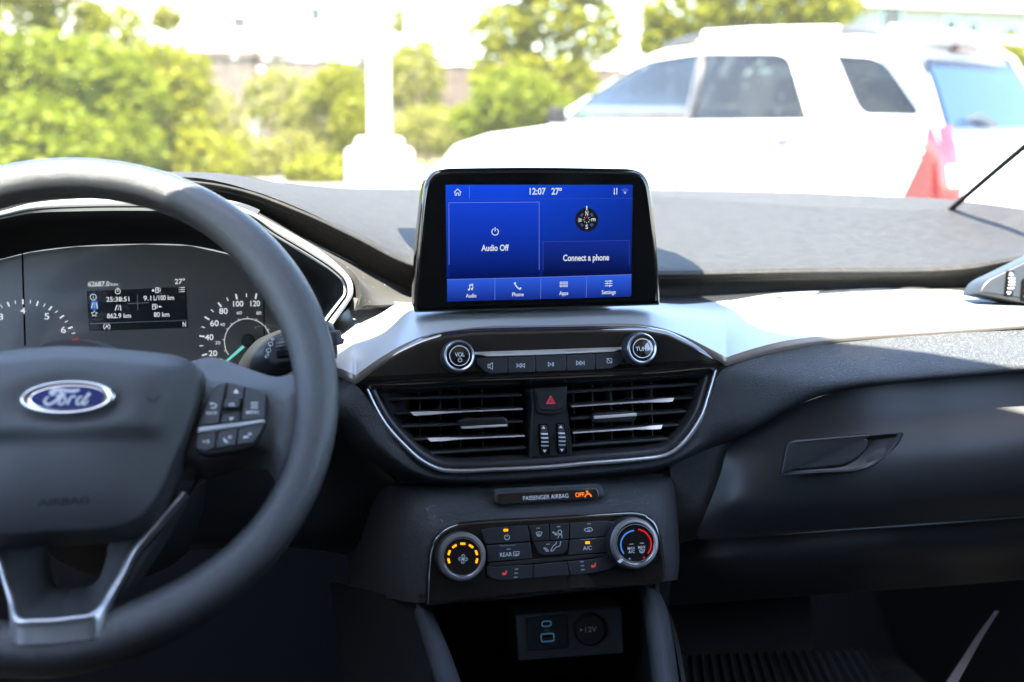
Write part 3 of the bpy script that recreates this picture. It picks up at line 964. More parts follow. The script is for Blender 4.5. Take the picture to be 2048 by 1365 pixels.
def mk_rear(b, f):
    text(b, f, 'REAR', 1012, 1109.5, 7.6, I_, 24, .006)
    stroke(b, f, [(1026.5, 1104.5), (1038, 1103.5), (1037.5, 1110.5), (1027, 1111.5)], 1, I_, closed=True)
    for k in range(3):
        stroke(b, f, [(1030 + 2.2 * k, 1107 - .15 * k), (1030 + 2.2 * k, 1113)], .9, I_)
    led(b, f, 1017, 1099, M['inkdim'], 8, 2)
    stroke(b, f, [(999, 1090), (1003, 1092.5), (1027, 1090.8), (1031, 1088.2)], .8, M['inkdim'])
kb([(971, 1091), (1058, 1085.5), (1063, 1116.5), (974, 1124)], mk_rear)
def mk_scr(b, f):
    stroke(b, f, [(1072, 1066), (1078, 1064), (1084, 1065), (1081.5, 1071.5), (1074.5, 1072)], 1, I_, closed=True)
    for k in range(3):
        stroke(b, f, [(1075.7 + 2.1 * k, 1067.5), (1075.7 + 2.1 * k, 1074)], .9, I_)
    led(b, f, 1076, 1057, M['inkdim'], 7, 2)
kb([(1056, 1051.5), (1096, 1049), (1097, 1081), (1064, 1083)], mk_scr, m='smooth')
def mk_face(b, f):
    ringp(b, f, 1119.5, 1064.5, 3.8, 1.1, I_)
    stroke(b, f, [(1115.5, 1077), (1118, 1070.5), (1123.5, 1070), (1124, 1076.5)], 1.1, I_)
    stroke(b, f, [(1105, 1065), (1107, 1064), (1112, 1067.5), (1112.5, 1066.5), (1115, 1070), (1110.5, 1070.5), (1111, 1069.5)], 1, I_, closed=True)
    led(b, f, 1117, 1054, M['inkdim'], 7, 2)
kb([(1098.5, 1049), (1136, 1046.5), (1135, 1079), (1098, 1081)], mk_face, m='smooth')
def mk_feet(b, f):
    stroke(b, f, [(1113, 1083.5), (1112, 1088), (1106, 1092.5), (1101.5, 1101.5), (1102, 1102.7), (1106, 1102), (1111.5, 1095), (1119.5, 1092.5), (1121.5, 1082.5)], 1.1, I_)
    stroke(b, f, [(1087.5, 1097), (1089.5, 1096), (1095, 1099.5), (1095, 1098.7), (1097, 1102.7), (1092.5, 1103), (1093, 1101.8)], 1, I_, closed=True)
    led(b, f, 1096, 1089, M['inkdim'], 7, 2)
kb([(1065, 1085), (1134, 1080.5), (1131, 1101), (1124, 1108), (1084, 1110.5), (1074, 1106)], mk_feet, rr=[2, 2, 5, 6, 6, 6], m='smooth', h=.006)
def mk_rec(b, f):
    stroke(b, f, [(1168.5, 1060.5), (1170, 1058), (1174, 1057.5), (1177, 1055.5), (1181, 1055.5), (1184, 1058), (1185, 1060.5), (1182, 1063), (1172, 1063.5)], 1.2, I_, closed=True)
    stroke(b, f, arc(1177.5, 1060, 2, 20, 300, 8), 1, I_)
    led(b, f, 1178, 1048.2, M['inkdim'], 8, 2)
kb([(1138, 1046.5), (1200, 1041.5), (1218, 1042.5), (1232, 1048), (1219, 1072), (1138, 1078)], mk_rec, rr=[2, 8, 8, 2, 4, 2])
def mk_ac(b, f):
    led(b, f, 1175, 1086, M['amber'])
    text(b, f, 'A/C', 1174.5, 1096.5, 7.2, I_, 17, .006)
    stroke(b, f, [(1160, 1078.5), (1163, 1080), (1187, 1078.2), (1191, 1075.5)], .8, M['inkdim'])
kb([(1138, 1080), (1218, 1074), (1216, 1092), (1220, 1104), (1134, 1110.5)], mk_ac)
kb([(976, 1126), (1063, 1119), (1131, 1112.5), (1220, 1106), (1222, 1111), (1130, 1121), (1064, 1127), (976, 1134)], None, rr=1, m='smooth', h=.004)
def mk_seat(x, y):
    def g(b, f):
        poly(b, f, [(x - 5, y + 1), (x - 4.5, y - 1.5), (x + 1, y - 1), (x + 3.5, y - 6.5), (x + 5, y - 5.5), (x + 4, y + 2), (x - 1, y + 4), (x - 4, y + 3.5)], M['inkred'])
        sx = 24 if x < 1100 else -23
        for k in range(3):
            led(b, f, x + sx - .8 * k * (1 if x < 1100 else -1), y - 8 + 8 * k, M['inkdim'], 7, 2.6)
    return g
kb([(971, 1132), (985, 1134), (1064, 1129), (1062, 1156), (1000, 1161), (985, 1158), (972, 1150)], mk_seat(1009, 1147), rr=3)
kb([(1066, 1129), (1131, 1123), (1136, 1150), (1064, 1156)], None)
kb([(1133, 1123), (1180, 1119), (1210, 1112), (1226, 1117), (1232, 1130), (1212, 1140), (1180, 1146.5), (1138, 1150)], mk_seat(1187, 1132), rr=3)
def climate_knob(px, py, r, name, art):
    h = .019
    fh = KF.up(h)
    c = fh.uv(px, py)
    q = r * fh.mpp(px, py)
    b = MB()
    lathe(b, fh, c, [(q * 1.03, -h, M['button']), (q * 1.0, -.006, M['button']), (q * .99, -.003, M['satin']), (q * .92, 0, M['satin']), (q * .82, .0002, M['satin']), (q * .79, -.001, M['piano']), (q * .76, -.0015, M['piano']), (q * .755, -.0012, M['piano']), (0, -.0012, M['piano'])], 72)
    ringp(b, fh, px, py, r * .775, 1.6, M['satin'], 0.0)
    art(b, fh.up(-.0012))
    b.build(name, clim)
def art_fan(b, f):
    cx, cy = 925.5, 1115
    for a in (-108, -76, -48, -20, 0) if 0 else (-105, -70, -35, 0, 35, 70, 105):
        A = R_(a)
        x, y = cx + 29 * math.sin(A), cy - 27 * math.cos(A)
        t_, n_ = (math.cos(A), math.sin(A)), (math.sin(A), -math.cos(A))
        poly(b, f, [(x + t_[0] * s1 * 5 + n_[0] * s2 * 2.2, y + t_[1] * s1 * 5 + n_[1] * s2 * 2.2) for s1, s2 in ((-1, -1), (1, -1), (1, 1), (-1, 1))], M['amber'])
    cx, cy = 926, 1118.5
    for k in range(4):
        a = 90 * k + 10
        pts = [(cx, cy)] + [(cx + r_ * math.sin(R_(a + d_)), cy - r_ * math.cos(R_(a + d_))) for r_, d_ in ((4, -22), (7.5, -32), (9, -8), (7.5, 18), (3.5, 28))]
        stroke(b, f, pts, 1, I_, closed=True)
climate_knob(925, 1114, 48.5, 'fan_knob', art_fan)
def art_temp(b, f):
    stroke(b, f, arc(1270, 1090, 28.5, -128, -4, 20), 2.6, M['bluelit'])
    stroke(b, f, arc(1272, 1089, 30, 8, 128, 20), 2.8, M['redlit'])
    disc(b, f, 1259, 1118, 1.8, M['bluelit'])
    disc(b, f, 1288, 1115.5, 1.8, M['redlit'])
    text(b, f, 'MAX', 1262.5, 1097, 5.2, I_, 14.5, .006)
    text(b, f, 'A/C', 1263, 1104, 5.2, I_, 13, .006)
    text(b, f, 'MAX', 1283.5, 1095, 5.2, I_, 14.5, .006)
    stroke(b, f, [(1278, 1101), (1283.5, 1099.5), (1289, 1100.5), (1287, 1105), (1280.5, 1105.5)], .9, I_, closed=True)
    for k in range(3):
        stroke(b, f, [(1281.5 + 2 * k, 1102), (1281.5 + 2 * k, 1107)], .8, I_)
    for x, y in ((1262.5, 1089), (1283.5, 1087)):
        led(b, f, x, y, M['inkdim'], 8, 2)
    poly(b, f, [(1233, 1123), (1241, 1117.5), (1246, 1120.5), (1239, 1127)], M['ink'], h=.002)
climate_knob(1271, 1087, 49, 'temperature_knob', art_temp)

# ---- glove box and everything right of the stack
b = MB()
gc = [  # crease top, upper, bulge, lower, bottom
 ((1462, 884, 0.950), (1452, 905, 0.943), (1442, 945, 0.938), (1418, 1010, 0.933), (1392, 1072, 0.933)),
 ((1500, 862, 0.944), (1492, 895, 0.936), (1485, 950, 0.923), (1470, 1010, 0.916), (1455, 1070, 0.923)),
 ((1574, 819, 0.935), (1574, 860, 0.926), (1570, 940, 0.908), (1560, 1010, 0.900), (1550, 1064, 0.908)),
 ((1700, 778, 0.924), (1700, 835, 0.914), (1700, 920, 0.893), (1700, 1000, 0.886), (1700, 1055, 0.896)),
 ((1860, 760, 0.918), (1860, 820, 0.906), (1860, 910, 0.883), (1860, 990, 0.878), (1860, 1045, 0.888)),
 ((2048, 744, 0.904), (2048, 805, 0.892), (2048, 890, 0.870), (2048, 970, 0.866), (2048, 1030, 0.878)),
 ((2300, 724, 0.868), (2300, 790, 0.858), (2300, 870, 0.838), (2300, 950, 0.836), (2300, 1010, 0.848))]
GG = loft(b, [list(r) for r in zip(*gc)], 8, 8, M['smooth'], .006)
gb = b.build('glove_box', dash)
# handle recess
HF = Frame(at(1670, 915, .892), 12, 2)
b = MB()
hr = [(1578, 883), (1732, 870), (1800, 868), (1796, 880), (1772, 908), (1735, 935), (1700, 942), (1564, 951), (1561, 943)]
hA = [(1800, 867), (1797, 878), (1784, 897), (1762, 918), (1736, 934), (1706, 942), (1640, 946), (1563, 951)]
hB = [(1736, 873), (1738, 880), (1735, 893), (1724, 910), (1706, 924), (1684, 933), (1640, 937), (1570, 942)]
loft(b, [[HF.P(*HF.uv(*q), -.002) for q in hA], [HF.P(*HF.uv(*q), .0045) for q in hA],
         [HF.P(*HF.uv(q[0] - 3, q[1] - 3), .0052) for q in hA],
         [HF.P(*HF.uv(a_[0] * .6 + c_[0] * .4, a_[1] * .6 + c_[1] * .4), .003) for a_, c_ in zip(hA, hB)],
         [HF.P(*HF.uv(*q), .0004) for q in hB], [HF.P(*HF.uv(*q), -.004) for q in hB]], 5, 4, M['smooth'], 0)
pplate(b, HF, [(1734, 872), (1802, 866), (1800, 872), (1740, 880)], M['void'], 2, depth=.004, r=.0005, h=.0046)
pplate(b, HF, [(1580, 886), (1726, 873), (1736, 878), (1736, 892), (1722, 912), (1690, 932), (1564, 944)], M['smooth'], [12, 8, 4, 8, 20, 20, 6], depth=.004, r=.0025, h=.0022)
pplate(b, HF, [(1572, 881), (1734, 867), (1737, 874), (1582, 887), (1567, 945), (1559, 947)], M['smooth'], [16, 4, 2, 14, 2, 2], depth=.004, r=.0015, h=.0042)
b.build('handle', gb)
# lower dash under the glove box, and the strip left of it
b = MB()
loft(b, [[(1340, 900, .96), (1390, 895, .956), (1430, 876, .953), (1456, 868, .955)], [(1342, 1000, .955), (1380, 998, .948), (1410, 985, .943), (1436, 973, .944)],
         [(1344, 1090, .960), (1362, 1086, .954), (1378, 1082, .950), (1396, 1078, .950)]], 4, 4, M['pad'], .004)
loft(b, [[(1350, 1080, .985), (1450, 1078, .96), (1560, 1070, .942), (1700, 1060, .93), (1860, 1050, .922), (2048, 1036, .912), (2300, 1016, .885)],
         [(1345, 1130, .975), (1450, 1125, .95), (1560, 1118, .935), (1700, 1110, .925), (1860, 1098, .92), (2048, 1085, .91), (2300, 1065, .885)],
         [(1338, 1212, .99), (1450, 1204, .98), (1560, 1196, .97), (1700, 1186, .965), (1860, 1175, .96), (2048, 1160, .95), (2300, 1140, .93)]], 6, 6, M['smooth'], .006)
b.build('lower_panel', dash)
# end vent beside the passenger door
EF = Frame(at(2010, 575, 1.03), 14, 0)
b = MB()
pplate(b, EF, [(1958, 587), (1966, 570), (1978, 558), (2005, 545), (2048, 524), (2260, 420), (2300, 640), (2048, 606)], M['smooth'], [3, 10, 10, 20, 4, 4, 4, 4], depth=.03, r=.003)
ev = b.build('side_vent', dash)
thumbwheel(EF.up(.0005), 2014, 2030, 543, 592, ev, slant=-5)
b = MB()
pplate(b, EF, [(2043, 560), (2120, 520), (2130, 618), (2040, 602)], M['void'], 4, depth=.004, r=.0005, h=.002)
for k in range(3):
    stroke(b, EF, [(2044, 570 + 12 * k), (2125, 550 + 18 * k)], 3, M['chrome'] if k == 2 else M['button'], .004)
b.build('grille', ev)

# ---- driver's side: knee panel, column shroud
b = MB()
loft(b, [[(-420, 880, 1.0), (100, 880, 1.0), (400, 880, 1.0), (560, 872, 1.0), (680, 868, .985), (790, 962, .972)],
         [(-420, 1000, .975), (100, 1000, .975), (400, 985, .975), (560, 980, .975), (690, 985, .985), (790, 1000, .985)],
         [(-420, 1095, .985), (100, 1095, .985), (400, 1085, .985), (560, 1080, .985), (690, 1090, 1.0), (790, 1110, 1.0)],
         [(-420, 1110, 1.05), (100, 1110, 1.05), (400, 1100, 1.05), (560, 1095, 1.05), (690, 1110, 1.05), (790, 1150, 1.03)]], 6, 6, M['smooth'], .006)
loft(b, [[(-420, 780, 1.0), (100, 780, 1.0), (400, 770, 1.0), (640, 765, .99)], [(-420, 885, 1.005), (100, 885, 1.005), (400, 885, 1.005), (700, 890, 1.0)]], 6, 3, M['smooth'], .006)
b.build('knee_panel', dash)
b = MB()
cx = -0.155
tube(b, [V((cx, .87, .955)), V((cx, .93, .92)), V((cx, 1.03, .87))], [.06, .075, .08], M['dark'], 24)
tube(b, [V((cx, .93, .965)), V((cx + .09, .945, .975)), V((cx + .155, .955, .985))], [.045, .035, .022], M['dark'], 18)
tube(b, [V((cx, .93, .965)), V((cx - .09, .945, .975)), V((cx - .155, .955, .985))], [.045, .035, .022], M['dark'], 18)
tube(b, [V((cx, .80, 1.03)), V((cx, .87, .985))], [.03, .03], M['dark'], 18)
b.build('column_shroud', dash)
# wiper stalk
b = MB()
sp_ = [at(440, 800, 1.0), at(490, 765, .97), at(530, 722, .945), at(572, 702, .935), at(640, 687, .935), at(666, 680, .935), at(672, 679, .935)]
sp_ = spline(sp_, 5)
rr_ = [.008 + (.019 - .008) * min(1, i / 11) for i in range(len(sp_))]
rr_ = [r if i < 22 else .0185 - .0008 * (i - 22) for i, r in enumerate(rr_)]
rr_[-1] = .011
tube(b, sp_, rr_, M['smooth'], 24, ref=V((0, 1, 0)))
stk = b.build('wiper_stalk', dash)
WF = Frame(at(565, 700, .916), 16, -6)
b = MB()
pplate(b, WF, [(524, 712), (532, 690), (550, 670), (575, 664), (620, 664), (620, 716), (586, 723), (550, 733), (540, 730)], M['button'], 8, depth=.01, r=.003, h=.0)
stroke(b, WF, rnd([(525, 712), (533, 691), (550, 671), (575, 666)], 8), .9, M['void'], .0004)
pplate(b, WF, [(552, 678), (580, 668), (586, 672), (590, 708), (580, 716), (555, 718)], M['void'], 4, depth=.002, r=.0004, h=.0006)
for (x, y, s_) in ((545, 679, 3), (541.5, 689, 5), (537.5, 702, 5)):
    stroke(b, WF, rnd([(x - s_, y - s_ * .5), (x + s_ * .6, y - s_), (x + s_, y + s_ * .3), (x - s_ * .5, y + s_ * .8)], 1.5), .8, I_, .0006, closed=True)
    stroke(b, WF, [(x - s_ * .3, y), (x, y + s_ * 1.2)], .7, I_, .0006)
stroke(b, WF, [(530, 714), (536, 708), (538, 711), (532, 717)], .8, I_, .0006, closed=True)
b.build('stalk_face', stk)
b = MB()
fw_ = WF.up(.001)
rows_ = []
for k in range(25):
    t = k / 24
    y = 676 + 39 * t
    h_ = .001 + .0075 * math.sin(math.pi * t) - (.0012 if k % 5 == 0 else 0)
    rows_.append([fw_.P(*fw_.uv(x, y - (x - 553) * .12), h_ - d) for x, d in ((553, .002), (555, 0), (573, 0), (576, .002))])
grid(b, rows_, M['button'], 0, True)
b.build('thumbwheel', stk)
b = MB()
pplate(b, Frame(at(672, 680, .915), 10, 30), [(662, 664), (676, 660), (680, 676), (686, 678), (684, 688), (678, 690), (668, 692)], M['button'], 2, depth=.012, r=.002, h=.004)
b.build('stalk_switch', stk)

# ---- instrument cluster
CF_ = Frame(at(330, 610, 1.112), 14)
oA = [(-420, 640), (-300, 520), (-150, 450), (0, 424), (60, 408), (150, 399), (300, 397), (400, 402), (482, 416), (555, 453), (629, 495), (677, 532), (702, 561), (706, 588), (694, 610), (668, 646), (640, 690), (620, 740)]
oB = [(-400, 640), (-285, 530), (-140, 465), (4, 438), (62, 427), (150, 423), (300, 422), (400, 426), (498, 437), (550, 474), (622, 518), (664, 545), (684, 565), (687, 587), (674, 606), (648, 640), (622, 682), (602, 735)]
oC = [(-380, 660), (-270, 585), (-130, 545), (0, 520), (62, 505), (150, 494), (290, 489), (380, 492), (470, 512), (520, 535), (565, 560), (590, 580), (605, 600), (612, 620), (612, 640), (606, 670), (598, 700), (590, 740)]
BF = Frame(at(330, 520, .992), 8)
b = MB()
def pl(fr, L, h):
    return [fr.P(*fr.uv(*q), h) for q in L]
oM = [((a[0] * 2 + c[0]) / 3, (a[1] * 2 + c[1]) / 3) for a, c in zip(oA, oB)]
oN = [((a[0] + c[0] * 2) / 3, (a[1] + c[1] * 2) / 3) for a, c in zip(oA, oB)]
loft(b, [pl(BF, oA, -.012), pl(BF, oA, .001), pl(BF, oM, .003), pl(BF, oN, .0015), pl(BF, oB, 0.0)], 6, 2, M['silver'], .002)
dl = spline(pl(BF, [(q[0] * .7 + p[0] * .3, q[1] * .7 + p[1] * .3) for p, q in zip(oA, oB)], .0028), 6)
tube(b, dl, .0008, M['void'], 6)
cl = b.build('cluster_bezel', dash)
b = MB()
loft(b, [pl(BF, oB, -.001), pl(CF_, [((a[0] + c[0]) / 2, (a[1] + c[1]) / 2) for a, c in zip(oB, oC)], .022), pl(CF_, oC, .003)], 6, 6, M['dark'], .002)
b.build('cluster_hood', dash)
md = mat('dial_face_plastic', (0.078, 0.072, 0.066), 0.34, spec=0.5, coat=0.5, bump=('noise', 1200, .02, .0002))
b = MB()
poly(b, CF_, [(q[0], q[1]) for q in oC] + [(600, 830), (-400, 830)], md, 0.0)
poly(b, CF_, [(43, 508), (46.5, 507), (52, 692), (48.5, 693)], M['void'], .0003)  # two dark strips: seam lines reflected in the lens, painted on the face
poly(b, CF_, [(526.5, 600), (529, 600), (530, 690), (527.5, 690)], M['void'], .0006)
def tick(x, y, cx, cy, L_, w_, m=None):
    d = math.hypot(cx - x, cy - y)
    ux, uy = (cx - x) / d, (cy - y) / d
    stroke(b, CF_, [(x - ux * L_ / 2, y - uy * L_ / 2), (x + ux * L_ / 2, y + uy * L_ / 2)], w_, m or W, .0005)
for i, (x, y) in enumerate([(403, 692), (404, 673), (406.6, 655), (414, 637), (424.7, 622), (439.5, 610), (455, 599), (473, 594), (493, 591), (512, 593), (409, 710)]):
    big = i in (1, 3, 5, 7, 9, 10)
    tick(x, y, 495, 683, 11 if big else 7.5, 3.2 if big else 1.8)
for s_, x, y, h_, wd in (('120', 510.5, 607.5, 11, 19), ('100', 476.5, 608, 11, 20.5), ('80', 447, 622.5, 11.5, 17), ('60', 429, 647, 11.5, 17), ('40', 418.5, 675, 11.5, 17), ('20', 426, 707, 11.5, 17)):
    text(b, CF_, s_, x, y, h_, W, wd, .015, .0005)
for s_, x, y in (('60', 478.5, 626), ('80', 517.6, 626.6), ('40', 445, 649.6), ('20', 435.6, 686)):
    text(b, CF_, s_, x, y, 6.5, W, 10, 0, .0005)
text(b, CF_, 'km/h', 436, 721, 7, W, 20, .008, .0005)
stroke(b, CF_, arc(495, 684, 46, -125, 75, 40), 1.4, W, .0005)
for a in (-112, -85, -58, -42, -22, 0, 22, 48, 60):
    tick(495 + 48 * math.sin(R_(a)), 684 - 48 * math.cos(R_(a)), 495, 684, 5, 1.2)
for i, (x, y) in enumerate([(3, 613), (17, 609), (31, 605), (46, 604), (61, 604), (75, 607.5), (89, 611), (101, 617), (113, 624), (124, 634), (133, 643.5), (141, 656), (147, 667)]):
    big = i % 2 == 1
    tick(x, y, 50, 686, 10 if big else 7, 3.4 if big else 1.8)
poly(b, CF_, [(144, 680), (155, 676), (157, 688), (152, 690), (151, 684), (146, 685)], M['redlit'], .0005)
for s_, x, y in (('3', 2, 634), ('4', 46, 622), ('5', 94, 633), ('6', 127, 660)):
    text(b, CF_, s_, x, y, 13, W, 10, .012, .0005)
cface = b.build('dial_face', dash)
b = MB()
lensm = bpy.data.materials.new('clear_lens')
lensm.use_nodes = True
t = lensm.node_tree
t.nodes.clear()
ou = t.nodes.new('ShaderNodeOutputMaterial')
tr = t.nodes.new('ShaderNodeBsdfTransparent')
gl = t.nodes.new('ShaderNodeBsdfGlossy')
gl.inputs['Roughness'].default_value = .04
ly = t.nodes.new('ShaderNodeLayerWeight')
ly.inputs[0].default_value = .12
mx = t.nodes.new('ShaderNodeMixShader')
t.links.new(ly.outputs['Fresnel'], mx.inputs[0])
t.links.new(tr.outputs[0], mx.inputs[1])
t.links.new(gl.outputs[0], mx.inputs[2])
t.links.new(mx.outputs[0], ou.inputs[0])
rows_ = []
for k in range(13):
    t_ = k / 12
    row = []
    for i in range(25):
        f = -1 + 2 * i / 24
        q = CF_.P(f * .20 + CF_.uv(330, 600)[0] - .06, CF_.uv(330, 488)[1] * (1 - t_) + CF_.uv(330, 790)[1] * t_, .012 + .028 * math.sin(math.pi * min(1, t_ * .75 + .12)) + .004 * math.sin(f * 5))
        row.append(q)
    rows_.append(row)
grid(b, rows_, lensm, 0)
b.build('lens', cface)
b = MB()
c_ = CF_.uv(496, 682)
k_ = CF_.mpp(496, 682)
lathe(b, CF_, c_, [(13.5 * k_, 0, M['dark']), (13 * k_, .008, M['dark']), (11 * k_, .0095, M['dark']), (0, .0095, M['dark'])], 40)
f_ = CF_.up(.007)
poly(b, f_, [(485, 691), (489.5, 695), (452, 727), (446, 726)], M['needle'], 0)
b.build('needle', cface)
b = MB()
mdisp = mat('cluster_display', (0.006, 0.006, 0.007), 0.12, spec=.4, emit=(0.004, 0.006, 0.009), es=1 / 2 ** EXPO)
poly(b, CF_, [(174, 583), (372.5, 574), (375.5, 656), (178, 663)], mdisp, .0008)
Q = .0012
mbl = glow('cluster_blue', (20, 95, 190), .8)
poly(b, CF_, rnd([(182, 601), (196, 600.5), (197, 621), (183, 621.5)], 6), mbl, .001)
for s_, x, y, h_, wd in (('25:38:51', 236, 599, 9.5, 46), ('9.1', 295, 597, 9.5, 15.5), ('L/100 km', 328, 596, 9.5, 41), ('862.9 km', 238.5, 632, 9.5, 48), ('80 km', 323.5, 629.5, 9.5, 31), ('N', 369, 649, 10, 6.5), ('62687.0', 198, 568.5, 10, 42.5), ('km', 229, 569, 7, 14), ('27°', 360, 563.5, 10, 20)):
    text(b, CF_, s_, x, y, h_, W, wd, .012 if s_ != 'km' else 0, Q)
ringp(b, CF_, 187, 595, 6, 1.2, W, Q)
text(b, CF_, 'i', 187, 595, 7, W, None, .01, Q)
def road(x, y, k):
    stroke(b, CF_, [(x - 6 * k, y + 6 * k), (x - 4 * k, y - 1 * k), (x - 1.5 * k, y - 6 * k)], 2 * k, W, Q)
    stroke(b, CF_, [(x + 6 * k, y + 6 * k), (x + 5 * k, y - 1 * k), (x + 3.5 * k, y - 6 * k)], 2 * k, W, Q)
    stroke(b, CF_, [(x, y + 5 * k), (x + .5 * k, y + 1 * k)], 1.3 * k, W, Q)
    stroke(b, CF_, [(x + .7 * k, y - 1 * k), (x + 1 * k, y - 4 * k)], 1.1 * k, W, Q)
road(189, 611.5, 1.0)
road(236.5, 616, .95)
stroke(b, CF_, [(189 + (6.5 if i % 2 == 0 else 3) * math.sin(R_(36 * i)), 628 - (6.5 if i % 2 == 0 else 3) * math.cos(R_(36 * i))) for i in range(10)], 1.1, W, Q, closed=True)
for y, s_ in ((585, -1), (639, 1)):
    stroke(b, CF_, [(185.5, y - s_), (188.5, y + s_), (191.5, y - s_)], .9, mbl, Q)
ringp(b, CF_, 236, 583.5, 5, 1.4, W, Q)
stroke(b, CF_, [(236, 580.5), (236, 584)], 1.5, W, Q)
stroke(b, CF_, [(234, 577), (238, 577)], 1.5, W, Q)
for x, y in ((315, 581), (309, 614)):
    stroke(b, CF_, [(x - 3.5, y + 5), (x - 3.5, y - 4.5), (x + 2, y - 5), (x + 2, y + 4.6)], 1.4, W, Q, closed=True)
    stroke(b, CF_, [(x - 3, y - 1), (x + 2, y - 1.2)], 1.3, W, Q)
    stroke(b, CF_, [(x + 2.4, y), (x + 4.5, y + 3), (x + 6, y + 2), (x + 5.5, y - 3), (x + 4, y - 5)], 1.1, W, Q)
disc(b, CF_, 306.5, 581.5, 2.5, W, Q)
poly(b, CF_, [(317, 614), (320, 611.5), (320, 613), (323.5, 613), (323.5, 615), (320, 615), (320, 616.5)], W, Q)
for j in range(3):
    stroke(b, CF_, [(361, 576 + 4 * j), (370, 575.6 + 4 * j)], 1.5, W, Q)
    stroke(b, CF_, [(358, 576.1 + 4 * j), (359.5, 576.1 + 4 * j)], 1.5, W, Q)
stroke(b, CF_, arc(214, 654, 6.5, -150, -10, 12), 1.2, W, Q)
stroke(b, CF_, arc(214, 654, 6.5, 20, 150, 12), 1.2, W, Q)
stroke(b, CF_, [(211, 657), (214, 650.5), (217, 657)], 1.3, W, Q)
stroke(b, CF_, [(208.5, 658.5), (219.5, 649.5)], 1, W, Q)
stroke(b, CF_, [(275, 590), (276, 621)], .8, M['inkdim'], Q)
stroke(b, CF_, [(255, 608), (298, 606)], .8, M['inkdim'], Q)
stroke(b, CF_, [(180, 648), (374, 641)], .8, M['inkdim'], Q)
b.build('information_screen', cface)

# ================================================================ steering wheel
SW = Frame((-0.155, 0.780, 1.038), 34.4)
wheel = thing('steering_wheel', (-0.155, 0.78, 1.038), 'black leather steering wheel with an oval blue badge in its middle', 'steering wheel')
b = MB()
NR = 200
path, rad = [], []
for i in range(NR):
    a = 2 * math.pi * i / NR
    s3 = abs(math.cos(a))
    grip = math.exp(-((math.degrees(math.atan2(math.sin(a), abs(math.cos(a)))) - 28) / 22) ** 2)
    side = math.exp(-((math.degrees(math.atan2(math.sin(a), abs(math.cos(a)))) + 8) / 14) ** 2)
    low = math.exp(-((math.degrees(math.atan2(math.sin(a), abs(math.cos(a)))) + 68) / 24) ** 2)
    r = .0152 + .0022 * grip + .0008 * side + .003 * low
    Rm = .1905 - r - .001 * low
    path.append(SW.P(Rm * math.cos(a), Rm * math.sin(a), 0))
    rad.append(r)
tube(b, path, rad, M['leather'], 28, closed=True, ref=SW.n, flat=1.06)
b.build('rim', wheel)
def mirror(rh):
    """right half (uv, top middle to bottom middle) -> closed outline"""
    return rh + [(-u, v) for u, v in rh[::-1]]
# airbag cover, a soft dome with a step across it
AB = SW.up(.022)
rh = AB.uvs([(140, 687), (200, 690), (300, 699), (365, 708), (397, 722), (409, 748), (407, 778), (398, 815), (375, 880), (350, 940), (322, 1000), (288, 1043), (250, 1061), (180, 1070), (130, 1072)])
rh[0] = (0.0, rh[0][1]); rh[-1] = (0.0, rh[-1][1])
rs = [(p.x, p.y) for p in spline([V((*q, 0)) for q in rh], 6)]
ol = mirror(rs)
ol = [q for i, q in enumerate(ol) if i == 0 or (V(q) - V(ol[i - 1])).length > 1e-5]
if (V(ol[0]) - V(ol[-1])).length < 1e-5:
    ol.pop()
ol = ccw(ol)
vt, vb_ = AB.uv(136, 868)[1], AB.uv(136, 906)[1]
em_c = AB.up(.0235).uv(137, 798)
def ss(x, a, c):
    t = max(0, min(1, (x - a) / (c - a)))
    return t * t * (3 - 2 * t)
def dome(u, v, t):
    h = .020 * (1 - t ** 2.6) - (.016 * max(0, t - .955) / .045 if t > .955 else 0)
    h += .0055 * ss(v, vb_, vt) * (1 - ss(t, .72, .93))
    e = ((u - em_c[0]) / .040) ** 2 + ((v - em_c[1]) / .0185) ** 2
    h -= .006 * math.exp(-e ** 2 * 1.2)
    return h
b = MB()
cen = (0, sum(q[1] for q in ol) / len(ol))
T_ = [0.0] + [.04 * k for k in range(1, 24)] + [.94, .955, .965, .975, .985, .993, 1.0, 1.0]
vs, n = [], len(ol)
for k, t in enumerate(T_):
    for q in ol:
        u, v = cen[0] + (q[0] - cen[0]) * t, cen[1] + (q[1] - cen[1]) * t
        h = dome(u, v, t) if k < len(T_) - 1 else -.03
        vs.append(AB.P(u, v, h))
fs = [[k * n + i, (k + 1) * n + i, (k + 1) * n + (i + 1) % n, k * n + (i + 1) % n] for k in range(len(T_) - 1) for i in range(n)]
b.add(vs, fs, M['cover'], True)
def on_dome(mb0):
    out = []
    for p in mb0.v:
        d_ = V(p) - CAM
        q = V(p)
        for _ in range(4):
            r_ = q - AB.o
            u, v = r_.dot(AB.u), r_.dot(AB.v)
            w2 = V((u - cen[0], v - cen[1]))
            # how far out between the middle and the outline
            ang = math.atan2(w2.y, w2.x)
            best = min(ol, key=lambda o: abs((math.atan2(o[1] - cen[1], o[0] - cen[0]) - ang + math.pi) % (2 * math.pi) - math.pi))
            t_ = w2.length / (V(best) - V(cen)).length
            h = dome(u, v, min(t_, .95)) + .0004
            k_ = (h - (CAM - AB.o).dot(AB.n)) / d_.dot(AB.n)
            q = CAM + d_ * k_
        out.append(tuple(q))
    return out
FE = AB.up(.0105)
bt_ = MB()
minkd = mat('moulded_lettering', (0.010, 0.010, 0.011), .6)
text(bt_, FE, 'AIRBAG', 128, 1003, 15, minkd, 104, .02, h=0)
stroke(bt_, AB.up(.0182), [(292, 795), (298, 796), (299, 801), (305, 804), (314, 802), (315, 796), (322, 793)], 2, minkd, closed=False)
bt_.v = on_dome(bt_)
b.add(bt_.v, bt_.f, minkd)
cov = b.build('airbag_cover', wheel)
